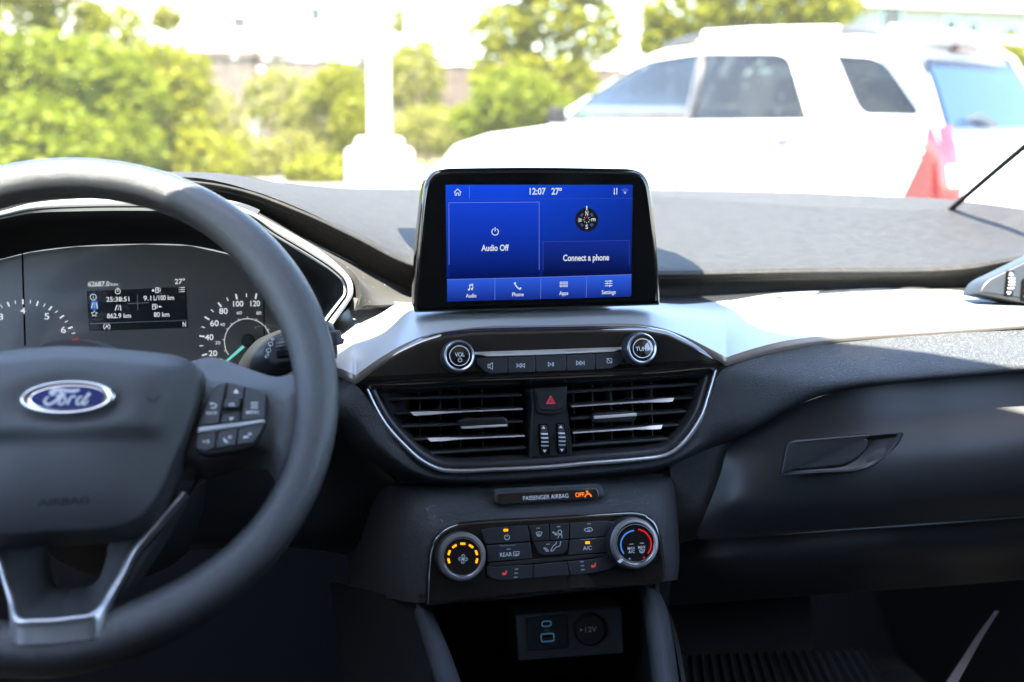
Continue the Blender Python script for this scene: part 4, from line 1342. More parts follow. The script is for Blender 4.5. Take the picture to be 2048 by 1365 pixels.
# oval badge with its lettering
EM = Frame(AB.P(em_c[0], em_c[1], .0225), 34.4)
c0 = EM.uv(137, 797.5)
k_ = EM.mpp(137, 797)
def ell(a, c, n=72):
    return [(c0[0] + a * k_ * math.cos(2 * math.pi * i / n), c0[1] + c * k_ * math.sin(2 * math.pi * i / n)) for i in range(n)]
mblue = mat('badge_blue', (0.012, 0.030, 0.16), .12, metal=.3, coat=1.0)
b = MB()
ya = EM.uv(137, 764)[1] - EM.uv(137, 831)[1]
ka = ya / (2 * k_)                                  # half height in horizontal pixels
rings(b, EM, [(ell(94, ka), -.006), (ell(94, ka), .001), (ell(92.5, ka * .965), .0026), (ell(88, ka * .88), .0028), (ell(79, ka * .78), .0012)], M['chrome'], cap=False)
rings(b, EM, [(ell(79, ka * .78), .0012), (ell(77.5, ka * .76), .0018), (ell(73.5, ka * .69), .0019)], M['chrome'], cap=True, capm=mblue)
EL = EM.up(.0021)
mwh = mat('badge_lettering', (0.90, 0.90, 0.90), .35)
def ep(x, y):
    return (30 + x / 9.309, 750 + y / 9.309)
def sw_stroke(pts, ws):
    """pen stroke of changing width through crop points"""
    P_ = spline([V((*ep(*q), 0)) for q in pts], 6)
    n = len(P_)
    L, R2 = [], []
    for i in range(n):
        a, c = P_[max(0, i - 1)], P_[min(n - 1, i + 1)]
        t = (c - a).normalized()
        f = i / (n - 1) * (len(ws) - 1)
        j = min(int(f), len(ws) - 2)
        wd = (ws[j] * (1 - (f - j)) + ws[j + 1] * (f - j)) / 9.309 / 2
        L.append((P_[i].x + t.y * wd, P_[i].y - t.x * wd))
        R2.append((P_[i].x - t.y * wd, P_[i].y + t.x * wd))
    v_ = [EL.P(*EL.uv(*q), 0) for q in L + R2]
    b.add(v_, [[i, i + 1, n + i + 1, n + i] for i in range(n - 1)], mwh)
    b.add(v_, [[n + i, n + i + 1, i + 1, i] for i in range(n - 1)], mwh)
# F: cross bar with its curl, stem with its tail, small bar
sw_stroke([(860, 310), (770, 310), (725, 350), (690, 365), (665, 330), (720, 285), (850, 275), (1000, 300), (1110, 300), (1200, 280)], [20, 30, 50, 60, 62, 60, 50, 62, 66, 40])
sw_stroke([(870, 310), (830, 390), (770, 470), (690, 530), (600, 550), (550, 505), (580, 440), (630, 410)], [60, 56, 50, 50, 54, 50, 36, 24])
sw_stroke([(760, 390), (820, 385), (890, 370), (940, 340)], [24, 40, 52, 40])
# o, r, d
sw_stroke([(930, 410), (880, 415), (830, 480), (830, 545), (880, 545), (935, 480), (935, 420), (900, 405)], [34, 34, 44, 40, 34, 40, 36, 28])
sw_stroke([(770, 545), (830, 500)], [20, 26])
sw_stroke([(1050, 400), (1010, 470), (970, 555)], [36, 44, 44])
sw_stroke([(1010, 470), (1050, 410), (1100, 400), (1130, 420)], [26, 34, 40, 40])
sw_stroke([(1260, 405), (1200, 420), (1150, 490), (1160, 550), (1210, 540), (1270, 470)], [34, 34, 44, 40, 34, 34])
sw_stroke([(1395, 340), (1340, 400), (1280, 490), (1260, 545), (1300, 550), (1370, 475)], [66, 56, 46, 44, 36, 26])
b.build('badge', cov)

# spokes
def spoke(sgn):
    b = MB()
    colp = [[(380, 724), (386, 760), (374, 840), (352, 920), (338, 960)], [(418, 715), (420, 770), (415, 840), (405, 915), (398, 962)], [(455, 723), (455, 775), (452, 840), (446, 905), (442, 951)],
            [(505, 741), (503, 785), (500, 840), (494, 895), (490, 938)], [(555, 754), (550, 790), (545, 840), (538, 895), (533, 942)], [(592, 744), (585, 785), (578, 840), (570, 905), (556, 972)], [(628, 720), (622, 780), (616, 845), (606, 920), (588, 1010)]]
    hs = [(-.012, .006, .008, .006, -.02), (-.010, .010, .012, .008, -.022), (-.008, .011, .013, .008, -.022), (-.006, .010, .012, .006, -.02), (-.006, .006, .008, .002, -.016), (-.004, .007, .009, .005, -.012), (-.002, .004, .006, .004, -.004)]
    G = []
    for c, h in zip(colp, hs):
        row = []
        for q, hh in zip(c, h):
            u, v = SW.up(hh).uv(*q)
            row.append(SW.P(u * sgn, v, hh))
        G.append(row)
    G = [list(r) for r in zip(*G)]
    loft(b, G, 6, 6, M['leather'], .004)
    b.build('spoke', wheel)
spoke(1)
spoke(-1)
# switch pod on the right-hand spoke and its twin
def pod(sgn):
    BFm = SW.up(.0135)
    def mp(px):
        return [(u * sgn, v) for u, v in BFm.uvs(px)]
    def pl_(b, px, m, rr, **k):
        plate(b, BFm, mp(rnd(px, rr)), m, **k)
    b = MB()
    pl_(b, [(412, 795), (438, 768), (453, 764), (491, 772), (522, 780), (536, 792), (538, 806), (534, 845), (522, 870), (508, 893), (484, 900), (411, 912), (391, 902), (396, 862)], M['dark'], [18, 10, 6, 20, 14, 8, 8, 20, 20, 12, 20, 12, 6, 20], depth=.012, r=.002, h=0)
    p = b.build('switch_pod', wheel)
    mstr = M.setdefault('podstrip', mat('pod_strip_silver', (.80, .82, .85), .28, metal=.2))
    def tx(b, px, py):
        return
    items = [([(409, 820), (421, 782), (436, 770), (453, 767), (437, 848), (398, 853)], 3, .0018, 'back'),
             ([(456, 768), (490, 774), (487, 799), (452, 799)], 3, .0004, 'up'),
             ([(450, 802), (481, 801), (479, 818), (447, 819)], 2, .004, 'ok'),
             ([(446, 829), (480, 823), (479, 843), (441, 847)], 3, .0004, 'down'),
             ([(493, 775), (520, 782), (532, 791), (530, 838), (483, 843)], 4, .0018, 'menu'),
             ([(396, 868), (434, 863), (429, 898), (410, 904), (393, 898)], 3, .0018, 'voice'),
             ([(437, 863), (476, 857), (471, 892), (432, 898)], 3, .0018, 'call'),
             ([(479, 856), (529, 846), (520, 868), (506, 887), (474, 891)], 4, .0018, 'hang')]
    for q, r, h, art in items:
        b = MB()
        pl_(b, q, M['cover'], r, depth=.005, r=.0007, h=h)
        f = BFm.up(h)
        if sgn > 0:
            if art == 'up': poly(b, f, [(472, 778.5), (478, 787), (467, 787)], I_)
            if art == 'down': poly(b, f, [(458, 836), (468, 835), (462, 842)], I_)
            if art == 'ok': text(b, f, 'OK', 464, 810, 7, I_, 13, .005)
            if art == 'back':
                text(b, f, 'BACK', 424, 826.5, 6.5, I_, 22, .006)
                stroke(b, f, [(421, 817), (430, 816), (433, 812), (430, 808), (422, 808)], 2, I_)
                poly(b, f, [(424, 804.5), (424, 811.5), (419, 808)], I_)
            if art == 'menu':
                text(b, f, 'MENU', 505, 825, 6.5, I_, 25, .006)
                for k in range(3):
                    stroke(b, f, [(501.5, 806.5 + 5 * k), (516, 806 + 5 * k)], 1.8, I_)
            if art == 'voice':
                for k in range(2):
                    stroke(b, f, [(406 + 3 * k, 882), (408 + 3 * k, 886)], 1.6, I_)
                stroke(b, f, [(418, 880), (414, 882), (418, 884), (415, 888)], 1.6, I_)
            if art in ('call', 'hang'):
                x, y = (453, 881) if art == 'call' else (493, 875)
                pts = [(x - 5, y - 4), (x - 3, y + 2), (x + 3, y + 4)] if art == 'call' else [(x - 6, y + 2), (x - 2, y - 1), (x + 4, y)]
                stroke(b, f, pts, 3.4, I_)
                for k in range(3):
                    stroke(b, f, [(x + 4 + 2.5 * k, y - 8 - k * .5), (x + 4.5 + 2.5 * k, y - 3 - k * .5)], 1.3, I_)
        b.build('button', p)
    b = MB()
    pl_(b, [(397, 857), (440, 852), (500, 847), (528, 841.5), (531, 844), (525, 847.5), (480, 855), (440, 861), (396, 867)], mstr, 1, depth=.004, r=.0013, h=.0032)
    b.build('chrome_strip', p)
pod(1)
pod(-1)
# lower spoke: dark V frame with a bright trim round it
LS = SW.up(-.004)
b = MB()
U0 = SW.up(.022).uv(112, 1240)[0]        # the middle of the V

def hpts(px, hs):
    out = []
    for q, h in zip(px, hs):
        u, v = SW.up(h).uv(*q)
        out.append((u, v, h))
    return out
hb = [-.006, -.005, -.004, -.001, .004, .011, .019, .0225, .023]
tr_o = hpts([(372, 985), (351, 1010), (312, 1056), (271, 1104), (248, 1150), (225, 1192), (206, 1222), (190, 1237), (150, 1244)], hb)
tr_i = hpts([(361, 985), (339, 1010), (300, 1054), (260, 1103), (238, 1147), (214, 1186), (195, 1215), (177, 1228), (150, 1232)], hb)
def sym(h):
    z = h[-1][2:] 
    h = h + [(U0, h[-1][1] - .0005) + tuple(z)]
    return [(2 * U0 - q[0],) + tuple(q[1:]) for q in h] + h[:-1][::-1]
so_, si_ = sym(tr_o), sym(tr_i)
skirt = [SW.P(U0 + (u - U0) * 1.01, v - (.0115 if h > .015 else .0), h - (.0035 if h > .015 else .012)) for u, v, h in so_]
loft(b, [[SW.P(u, v, h - .005) for u, v, h in si_], [SW.P(u, v, h) for u, v, h in si_], [SW.P((a[0] + c[0]) / 2, (a[1] + c[1]) / 2, a[2] + .0012) for a, c in zip(so_, si_)], [SW.P(u, v, h) for u, v, h in so_], skirt], 6, 3, M['satin'], .0)
b.build('spoke_trim', wheel)
hole = LS.up(-.022).uvs([(300, 1020), (260, 1050), (228, 1075), (216, 1092), (213, 1112), (206, 1135), (196, 1160), (180, 1172), (150, 1176)])
hs_ = sym(hole)
b = MB()
loft(b, [[SW.P(a, c, h - .0015) for a, c, h in si_], [SW.P(a[0] * .6 + c[0] * .4, a[1] * .6 + c[1] * .4, a[2] * .6 - .009) for a, c in zip(si_, hs_)], [SW.P(*q, -.026) for q in hs_], [SW.P(U0 + (q[0] - U0) * .96, q[1] * .99, -.055) for q in hs_]], 6, 5, M['cover'], .002)
# outer cheeks of the V
ck_o = LS.up(-.02).uvs([(425, 945), (396, 966), (352, 1040), (318, 1100), (285, 1150), (255, 1195), (240, 1225)])
ck_i = LS.uvs([(395, 950), (360, 1002), (314, 1058), (273, 1106), (250, 1152), (227, 1194), (207, 1227)])
mu = lambda u, s_: u if s_ > 0 else 2 * U0 - u
for s_ in (1, -1):
    loft(b, [[SW.P(mu(u, s_), v, -.019) for u, v in ck_i], [SW.P(mu(u * .5 + o[0] * .5, s_), v * .5 + o[1] * .5, -.022) for (u, v), o in zip(ck_i, ck_o)], [SW.P(mu(u, s_), v, -.032) for u, v in ck_o]], 5, 4, M['cover'], .003)
b.build('lower_spoke', wheel)
b = MB()                                            # boss behind the cover
lathe(b, SW, (0, -.005), [(.055, -.06, M['dark']), (.06, -.03, M['dark']), (.05, -.005, M['dark']), (0, -.005, M['dark'])], 40)
b.build('hub', wheel)

# ================================================================ centre console
cons = thing('centre_console', (0.21, 0.85, 0.4), 'dark centre console with sockets between two raised side rails', 'console')
def rail(pts, wpx):
    """pts: (px,py,Y) along the rail's outer edge; width to the inner edge in pixels"""
    b = MB()
    rows_ = [[], [], [], [], []]
    for (x, y, Y, wd, dirn) in pts:
        rows_[0].append(at(x, y, Y + .05))
        rows_[1].append(at(x + dirn * wd * .06, y, Y + .004))
        rows_[2].append(at(x + dirn * wd * .5, y - 1, Y - .002))
        rows_[3].append(at(x + dirn * wd * .94, y, Y + .004))
        rows_[4].append(at(x + dirn * wd, y + 3, Y + .06))
    loft(b, rows_, 6, 4, M['pad'], .003)
    b.build('side_rail', cons)
rail([(1300, 1168, .905, 22, -1), (1318, 1186, .89, 34, -1), (1331, 1214, .875, 42, -1), (1342, 1262, .85, 47, -1), (1352, 1330, .82, 48, -1), (1362, 1420, .78, 52, -1)], 0)
rail([(826, 1205, .905, 26, 1), (830, 1230, .885, 36, 1), (842, 1270, .86, 42, 1), (858, 1320, .83, 46, 1), (872, 1365, .80, 48, 1), (894, 1430, .76, 52, 1)], 0)
b = MB()   # cubby walls, back and floor
P_ = [at(838, 1195, .90), at(1310, 1165, .90), at(1262, 1190, 1.10), at(870, 1215, 1.10)]
Q_ = [at(905, 1500, .80), at(1318, 1500, .80), at(1262, 1345, 1.10), at(905, 1365, 1.10)]
for i, j in ((1, 2), (2, 3), (3, 0)):
    loft(b, [[P_[i], P_[j]], [Q_[i], Q_[j]]], 6, 6, M['pad'], .004)
loft(b, [[P_[3], P_[2]], [at(838, 1196, .89), at(1310, 1166, .89)]], 6, 4, M['dark'], .003)
loft(b, [[Q_[3], Q_[2]], [Q_[0], Q_[1]]], 6, 6, M['rubber'], .004)
b.build('storage_tray', cons)
b = MB()
UF = Frame(at(1140, 1268, .965), 10)
pplate(b, UF, [(1031, 1231), (1244, 1213), (1249, 1308), (1036, 1324)], mat('socket_plastic', (.11, .115, .12), .5), 6, depth=.06, r=.002)
sp_ = b.build('socket_panel', cons)
b = MB()
pplate(b, UF, [(1052, 1236), (1134, 1229), (1137, 1295), (1056, 1301)], mat('port_plastic', (.055, .058, .062), .45), 6, depth=.004, r=.001, h=.0025)
f_ = UF.up(.0025)
stroke(b, f_, rnd([(1084, 1243.5), (1102, 1242), (1102, 1252), (1084, 1253.5)], 5), 2.4, M['usb'], closed=True)
stroke(b, f_, rnd([(1082, 1269), (1107, 1267), (1108, 1282), (1083, 1284)], 3), 2.6, M['usb'], closed=True)
poly(b, f_, [(1085, 1271.5), (1105, 1270), (1105, 1274), (1085, 1275.5)], M['void'])
stroke(b, f_, [(1088, 1261.5), (1101, 1260)], 1.1, M['inkdim'])
stroke(b, f_, [(1092, 1261), (1095, 1258), (1098, 1258)], 1, M['inkdim'])
stroke(b, f_, [(1093, 1261), (1096, 1263.5), (1099, 1263)], 1, M['inkdim'])
disc(b, f_, 1089, 1261.5, 1.8, M['inkdim'])
b.build('usb_port', sp_)
b = MB()
c_ = UF.uv(1177, 1257)
k_ = UF.mpp(1177, 1257)
mcap = mat('socket_cap', (.06, .06, .062), .4)
lathe(b, UF, c_, [(31 * k_, 0, mcap), (30.5 * k_, .005, mcap), (28 * k_, .007, mcap), (0, .007, mcap)], 40)
f_ = UF.up(.007)
text(b, f_, '12V', 1182, 1259, 10, M['ink'], 23, .01)
poly(b, f_, [(1160, 1257), (1160, 1264), (1166, 1260)], M['ink'])
b.build('power_socket', sp_)
# outer sides of the console, down to the floor
b = MB()
loft(b, [[at(1300, 1175, .95), at(1340, 1250, .89), at(1375, 1440, .80)], [at(1302, 1230, 1.2), at(1345, 1330, 1.1), at(1380, 1480, .95)]], 6, 4, M['smooth'], .004)
b.build('console_side', cons)
b = MB()
loft(b, [[(660, 1165, 1.0), (780, 1192, .935), (838, 1203, .897)], [(680, 1300, .97), (790, 1300, .905), (850, 1285, .868)], [(700, 1460, .93), (810, 1460, .86), (882, 1440, .80)]], 5, 5, M['smooth'], .004)
loft(b, [[at(825, 1210, .93), at(845, 1290, .88), at(890, 1440, .79)], [at(795, 1230, 1.1), at(800, 1330, 1.05), at(830, 1480, .95)]], 6, 4, M['smooth'], .004)
b.build('console_side', cons)

# ================================================================ cabin shell round the dashboard
cab = thing('car_cabin', (0.21, 0.6, 0.35), 'shell of the car with its clear windscreen, pale pillar trim and dark footwell', 'car cabin')
XC = .21
def ws(s, t):
    """point of the windscreen: s across (-1..1), t from the base to the header"""
    xb, xh = .712 * s, .62 * s
    Yb, Yh = 1.735 - .60 * (.745 * s) ** 2, HEAD - .20 * s * s
    zb, zh = 1.085, 1.520 - .03 * s * s
    bow = .035 * math.sin(math.pi * t) * (1 - .3 * s * s)
    return V((XC + xb + (xh - xb) * t, Yb + (Yh - Yb) * t + bow * .4, zb + (zh - zb) * t + bow))
HEAD = .75
mglass = bpy.data.materials.new('windscreen_glass')
mglass.use_nodes = True
t = mglass.node_tree
t.nodes.clear()
ou = t.nodes.new('ShaderNodeOutputMaterial')
tr = t.nodes.new('ShaderNodeBsdfTransparent')
tr.inputs[0].default_value = (.93, .955, .94, 1)
gl = t.nodes.new('ShaderNodeBsdfGlossy')
gl.inputs['Roughness'].default_value = 0.02
fr_ = t.nodes.new('ShaderNodeFresnel')
fr_.inputs[0].default_value = 1.25
mx = t.nodes.new('ShaderNodeMixShader')
df = t.nodes.new('ShaderNodeBsdfDiffuse')
df.inputs[0].default_value = (.7, .7, .68, 1)
tl = t.nodes.new('ShaderNodeBsdfTranslucent')
tl.inputs[0].default_value = (.7, .7, .68, 1)
dd = t.nodes.new('ShaderNodeMixShader')
tc = t.nodes.new('ShaderNodeTexCoord')
vo = t.nodes.new('ShaderNodeTexVoronoi')
vo.inputs['Scale'].default_value = 130
mr = t.nodes.new('ShaderNodeMapRange')
mr.inputs['From Min'].default_value, mr.inputs['From Max'].default_value = .12, .03
mr.inputs['To Min'].default_value, mr.inputs['To Max'].default_value = .018, .30
m2 = t.nodes.new('ShaderNodeMixShader')
t.links.new(tc.outputs['Object'], vo.inputs['Vector'])
t.links.new(vo.outputs['Distance'], mr.inputs['Value'])
t.links.new(fr_.outputs[0], mx.inputs[0])
t.links.new(tr.outputs[0], mx.inputs[1])
t.links.new(gl.outputs[0], mx.inputs[2])
t.links.new(df.outputs[0], dd.inputs[1])
t.links.new(tl.outputs[0], dd.inputs[2])
t.links.new(mr.outputs[0], m2.inputs[0])
t.links.new(mx.outputs[0], m2.inputs[1])
t.links.new(dd.outputs[0], m2.inputs[2])
t.links.new(m2.outputs[0], ou.inputs[0])
b = MB()
grid(b, [[ws(-1 + 2 * i / 30, k / 14) for i in range(31)] for k in range(15)], mglass, 0)
b.build('windscreen', cab)
# pillars: black seal and pale trim
for s_ in (1, -1):
    b, b2 = MB(), MB()
    e0 = [ws(s_ * 1.0, k / 18) for k in range(19)]
    e1 = [p + V((s_ * .006, -.005, .000)) for p in e0]
    e2 = [p + V((s_ * .035, -.03, .002)) for p in e0]
    e3 = [p + V((s_ * .16, -.10, -.01)) for p in e0]
    e4 = [p + V((s_ * .24, -.05, -.02)) for p in e0]
    grid(b, [e0, e1], M['rubber'], .003)
    grid(b2, [r_[9:] for r_ in (e1, e2, e3, e4)], M['pillar'], .006)
    b.build('pillar_seal', cab)
    b2.build('pillar_trim', cab)
# roof lining
b = MB()
rowsR = [[ws(-1 + 2 * i / 24, 1.0) for i in range(25)]]
for y_, z_ in ((.45, 1.535), (.0, 1.55), (-.8, 1.55), (-1.8, 1.52), (-2.2, 1.42)):
    rowsR.append([V((XC + .64 * (-1 + 2 * i / 24), y_ - .08 * (-1 + 2 * i / 24) ** 2, z_ - .05 * (-1 + 2 * i / 24) ** 2)) for i in range(25)])
grid(b, rowsR, M['fabric'], .03)
b.build('headliner', cab)
# doors, pillars and tail; unseen rear windows closed solid to keep light out
for s_ in (-1, 1):
    x0 = XC + s_ * .78
    b = MB()
    loft(b, [[V((x0 - s_ * .02, 1.85, 1.06)), V((x0, .9, 1.10)), V((x0, -.8, 1.17)), V((x0 - s_ * .05, -2.2, 1.08))], [V((x0 - s_ * .03, 1.85, .85)), V((x0 - s_ * .02, .5, .9)), V((x0 - s_ * .02, -.8, .9)), V((x0 - s_ * .05, -2.2, .9))],
             [V((x0 - s_ * .02, 1.85, .35)), V((x0, .5, .35)), V((x0, -.8, .35)), V((x0 - s_ * .05, -2.2, .35))]], 5, 4, M['smooth'], .04)
    for y_ in (-.05, -1.35):
        box(b, (min(x0, x0 - s_ * .17), y_ - .06, 1.0), (max(x0, x0 - s_ * .17), y_ + .06, 1.53), M['pillar'])
    loft(b, [[V((x0, -.1, 1.05)), V((x0, -2.2, 1.05))], [V((x0 - s_ * .15, -.1, 1.53)), V((x0 - s_ * .15, -2.2, 1.5))]], 3, 3, M['dark'], .02)  # opaque panel added over the rear side windows to block light
    b.build('door_panel', cab)
b = MB()
box(b, (XC - .78, -2.25, .35), (XC + .78, -2.15, 1.5), M['smooth'])  # no rear window: shut up to the roof to darken the cabin
b.build('tailgate', cab)
b = MB()
box(b, (XC - .8, -2.2, .30), (XC + .8, 1.9, .34), M['carpet'])
loft(b, [[V((XC - .8, 1.45, .34)), V((XC + .8, 1.45, .34))], [V((XC - .8, 1.72, .6)), V((XC + .8, 1.72, .6))], [V((XC - .8, 1.80, 1.07)), V((XC + .8, 1.80, 1.07))]], 4, 4, M['carpet'], .02)
b.build('footwell', cab)
b = MB()   # kick panel beside the passenger's feet
loft(b, [[at(1340, 1212, 1.05), at(1620, 1192, 1.05)], [at(1345, 1265, 1.04), at(1624, 1245, 1.04)], [at(1350, 1330, 1.03), at(1628, 1310, 1.03)]], 4, 4, M['carpet'], .004)
b.build('kick_panel', cab)
b = MB()   # passenger door sill, its lit edge painted as a pale strip
loft(b, [[at(1997, 1222, 1.02), at(1962, 1262, .98), at(1925, 1318, .92), at(1880, 1385, .85)], [at(1998, 1224, 1.02), at(1971, 1266, .98), at(1938, 1325, .92), at(1900, 1395, .85)]], 5, 3, mat('lit_sill_edge', (.16, .15, .145), .5), .004)
b.build('door_sill', cab)
# mirror with the sensor cover
b = MB()
MF = Frame((XC + .055, .965, 1.372), -8, -8)
plate(b, MF, rnd([(-.125, -.024), (.125, -.026), (.128, .028), (-.128, .030)], .02), M['dark'], depth=.03, r=.008)
mir = b.build('rear_view_mirror', cab)
b = MB()
cov_ = [(.575, -.04, .28), (.60, -.12, .33), (.64, -.155, .355), (.70, -.155, .36), (.78, -.14, .355), (.86, -.14, .36), (.915, -.17, .355), (.955, -.24, .365), (1.0, -.40, .40)]
grid(b, [[ws(a_ + (c_ - a_) * i / 8, k) + V((0, -.004, -.006)) for i in range(9)] for k, a_, c_ in cov_], M['dark'], .02)
tube(b, [V((XC + .05, .97, 1.375)), V((XC + .03, .98, 1.41))], .012, M['dark'])
b.build('sensor_cover', mir)
# ribbed mat
b = MB()
G = []
for k in range(61):
    t_ = k / 60
    x0, x1 = (1345, 1306), (1740, 1290)
    a = at(1345 + (1720 - 1345) * t_, 1316 - 16 * t_, 1.02)
    c = at(1350 + (1800 - 1350) * t_, 1440 - 10 * t_, .92)
    hgt = .004 if k % 3 == 0 else 0
    G.append([a + V((0, 0, hgt)), (a + c) / 2 + V((0, 0, hgt)), c + V((0, 0, hgt))])
grid(b, G, M['rubber'], .006, False)
tag(b.build('floor_mat'), 'black ribbed rubber mat on the floor in front of the passenger seat', 'floor mat')

# ================================================================ outside
def stuff(o, kind):
    o['kind'] = kind
    return o
def ground_mat(name, c1, c2, sc, bump):
    return mat(name, c1, .9, spec=.2, mottle=(sc, c2, .4, .65), bump=('noise', sc * 20, bump, .01))
masph = ground_mat('asphalt', (.16, .155, .15), (.21, .205, .195), 3, .3)
mgrass = ground_mat('dry_grass', (.12, .15, .035), (.20, .20, .08), 2, .6)
b = MB()
box(b, (-200, -60, -.5), (200, 400, 0), mgrass)
stuff(b.build('ground'), 'structure')
b = MB()
box(b, (-40, -30, .004), (40, 16.5, .012), masph)
stuff(b.build('parking_lot'), 'structure')
b = MB()
box(b, (-40, 16.5, 0), (40, 16.75, .14), mat('kerb_concrete', (.45, .44, .42), .85, mottle=(8, (.36, .35, .33), .4, .6)))
stuff(b.build('kerb'), 'structure')

mconc = mat('pale_concrete', (.58, .57, .54), .85, mottle=(9, (.48, .47, .45), .4, .65), bump=('noise', 60, .3, .004))
mpost = mat('white_painted_steel', (.72, .72, .70), .45, mottle=(4, (.62, .62, .60), .4, .7))
LP = at(760, 380, 9.6)
lamp = thing('lamp_post', (LP.x, LP.y, 0), 'white round lamp post on a stepped pale concrete base in the car park', 'lamp post')
GF = Frame((LP.x, LP.y, 0), 90)
gz = lambda px, py: at(px, py, 9.6).z
k9 = 9.9 / FPX
b = MB()
z1, z2 = gz(760, 300), gz(760, 277)
lathe(b, GF, (0, 0), [(64 * k9, .0, mconc), (65 * k9, z1 - .04, mconc), (62 * k9, z1, mconc), (47 * k9, z1 + .02, mconc), (45 * k9, z2 - .03, mconc), (42 * k9, z2, mconc), (0, z2, mconc)], 32)
b.build('base', lamp)
b = MB()
lathe(b, GF, (0, 0), [(21 * k9, z2, mpost), (20 * k9, z2 + 1, mpost), (17 * k9, 6.5, mpost), (0, 6.5, mpost)], 24)
box(b, (LP.x - .05, LP.y - .12, z2 + .25), (LP.x + .05, LP.y - .08, z2 + .42), mpost)
b.build('pole', lamp)
b = MB()
box(b, (LP.x - .18, LP.y - .9, 6.45), (LP.x + .18, LP.y - .05, 6.6), mpost)
b.build('lamp_head', lamp)

# thin pale stake in the shrubs
SP_ = at(520, 250, 18.3)
b = MB()
tube(b, [V((SP_.x - .1, SP_.y, 0)), V((SP_.x + .05, SP_.y, at(525, 135, 18.3).z))], [.065, .05], mpost, 10)
tag(b.build('stake'), 'thin white stake standing among the sunlit shrubs', 'stake')

# fence
mwood = mat('weathered_wood', (.075, .052, .040), .85, mottle=(5, (.11, .08, .065), .4, .65), bump=('noise', 40, .5, .01))
fy = 20.5
F0, F1 = at(-500, 80, fy), at(2300, 150, fy + 2)
fen = thing('fence', ((F0.x + F1.x) / 2, fy, 0), 'weathered brown board fence behind the shrubs', 'fence')
b, bp = MB(), MB()
x = F0.x - 4
ztop = at(640, 104, fy).z
i = 0
while x < F1.x + 6:
    box(b, (x, fy - .01 - .008 * (i % 2), 0), (x + .135, fy + .02, ztop - .05 * random.random() - .012 * i * .1), mwood)
    x += .14
    i += 1
b.build('boards', fen)
x = F0.x - 4
while x < F1.x + 6:
    box(bp, (x, fy + .021, 0), (x + .1, fy + .12, ztop + .03), mwood)
    x += 2.4
box(bp, (F0.x - 4, fy + .021, .4), (F1.x + 6, fy + .07, .5), mwood)
box(bp, (F0.x - 4, fy - .07, ztop - .12), (F1.x + 6, fy - .02, ztop - .02), mwood)
bp.build('rails', fen)

# foliage
def leaf_mat(name, c1, c2, tr=.5):
    m = bpy.data.materials.new(name)
    m.use_nodes = True
    t = m.node_tree
    p = t.nodes['Principled BSDF']
    g = t.nodes.new('ShaderNodeNewGeometry')
    x = t.nodes.new('ShaderNodeMix')
    x.data_type = 'RGBA'
    x.inputs['A'].default_value = (*c1, 1)
    x.inputs['B'].default_value = (*c2, 1)
    t.links.new(g.outputs['Random Per Island'], x.inputs['Factor'])
    t.links.new(x.outputs['Result'], p.inputs['Base Color'])
    p.inputs['Roughness'].default_value = .6
    p.inputs['Specular IOR Level'].default_value = .25
    tl = t.nodes.new('ShaderNodeBsdfTranslucent')
    t.links.new(x.outputs['Result'], tl.inputs[0])
    mx = t.nodes.new('ShaderNodeMixShader')
    mx.inputs[0].default_value = tr
    t.links.new(p.outputs[0], mx.inputs[1])
    t.links.new(tl.outputs[0], mx.inputs[2])
    t.links.new(mx.outputs[0], t.nodes['Material Output'].inputs[0])
    return m
lf = leaf_mat('yellow_green_leaves', (.155, .165, .005), (.25, .245, .014))
lg = leaf_mat('green_leaves', (.100, .135, .004), (.20, .22, .010))
lp = leaf_mat('pale_leaves', (.18, .185, .02), (.26, .245, .055))
mbark = mat('bark', (.14, .10, .075), .9, mottle=(6, (.20, .15, .12), .4, .65), bump=('noise', 30, .8, .02))
def leaves(b, blobs, n, size, m, rng):
    """n leaves spread through clumps [(centre, (rx,ry,rz), weight)]"""
    tot = sum(w_ for _, _, w_ in blobs)
    vs, fs = [], []
    for c, r, w_ in blobs:
        for _ in range(int(n * w_ / tot)):
            while True:
                p = V((rng.uniform(-1, 1), rng.uniform(-1, 1), rng.uniform(-1, 1)))
                l = p.length
                if l < 1 and rng.random() < .15 + l:
                    break
            p = V((c[0] + p.x * r[0], c[1] + p.y * r[1], c[2] + p.z * r[2]))
            if p.z < .02:
                p.z = .02 + rng.random() * .2
            d = V((rng.gauss(0, 1), rng.gauss(0, 1), rng.gauss(0, .6))).normalized()
            e = d.cross(V((rng.gauss(0, 1), rng.gauss(0, 1), rng.gauss(0, 1)))).normalized()
            s_ = size * rng.uniform(.6, 1.3)
            k = len(vs)
            vs += [p - d * s_, p + e * s_ * .45, p + d * s_, p - e * s_ * .45]
            fs.append([k, k + 1, k + 2, k + 3])
    b.add(vs, fs, m)
def tree(name, base, h0, blobs, n, size, m, seed, label, cat, trunk=.1, group=None):
    rng = random.Random(seed)
    t_ = thing(name, base, label, cat, group)
    b = MB()
    leaves(b, blobs, n, size, m, rng)
    b.build('crown', t_)
    b = MB()
    top = V((base[0], base[1], h0))
    tube(b, [V(base), (V(base) + top) / 2 + V((.05, 0, 0)), top], [trunk, trunk * .8, trunk * .55], mbark, 9)
    for c, r, _ in blobs:
        tube(b, [V((base[0], base[1], h0 * .75)), (top + V(c)) / 2, V(c)], [trunk * .5, trunk * .3, trunk * .12], mbark, 6)
    b.build('trunk', t_)
    return t_
def blob(px, py, Y, rpx, rpy=None, ry=None, w_=None):
    c = at(px, py, Y)
    k = Y / FPX * 1.03
    rpy = rpy or rpx
    return ((c.x, c.y, c.z), (rpx * k, (ry or rpx * .8) * k, rpy * k), w_ or rpx * rpy)
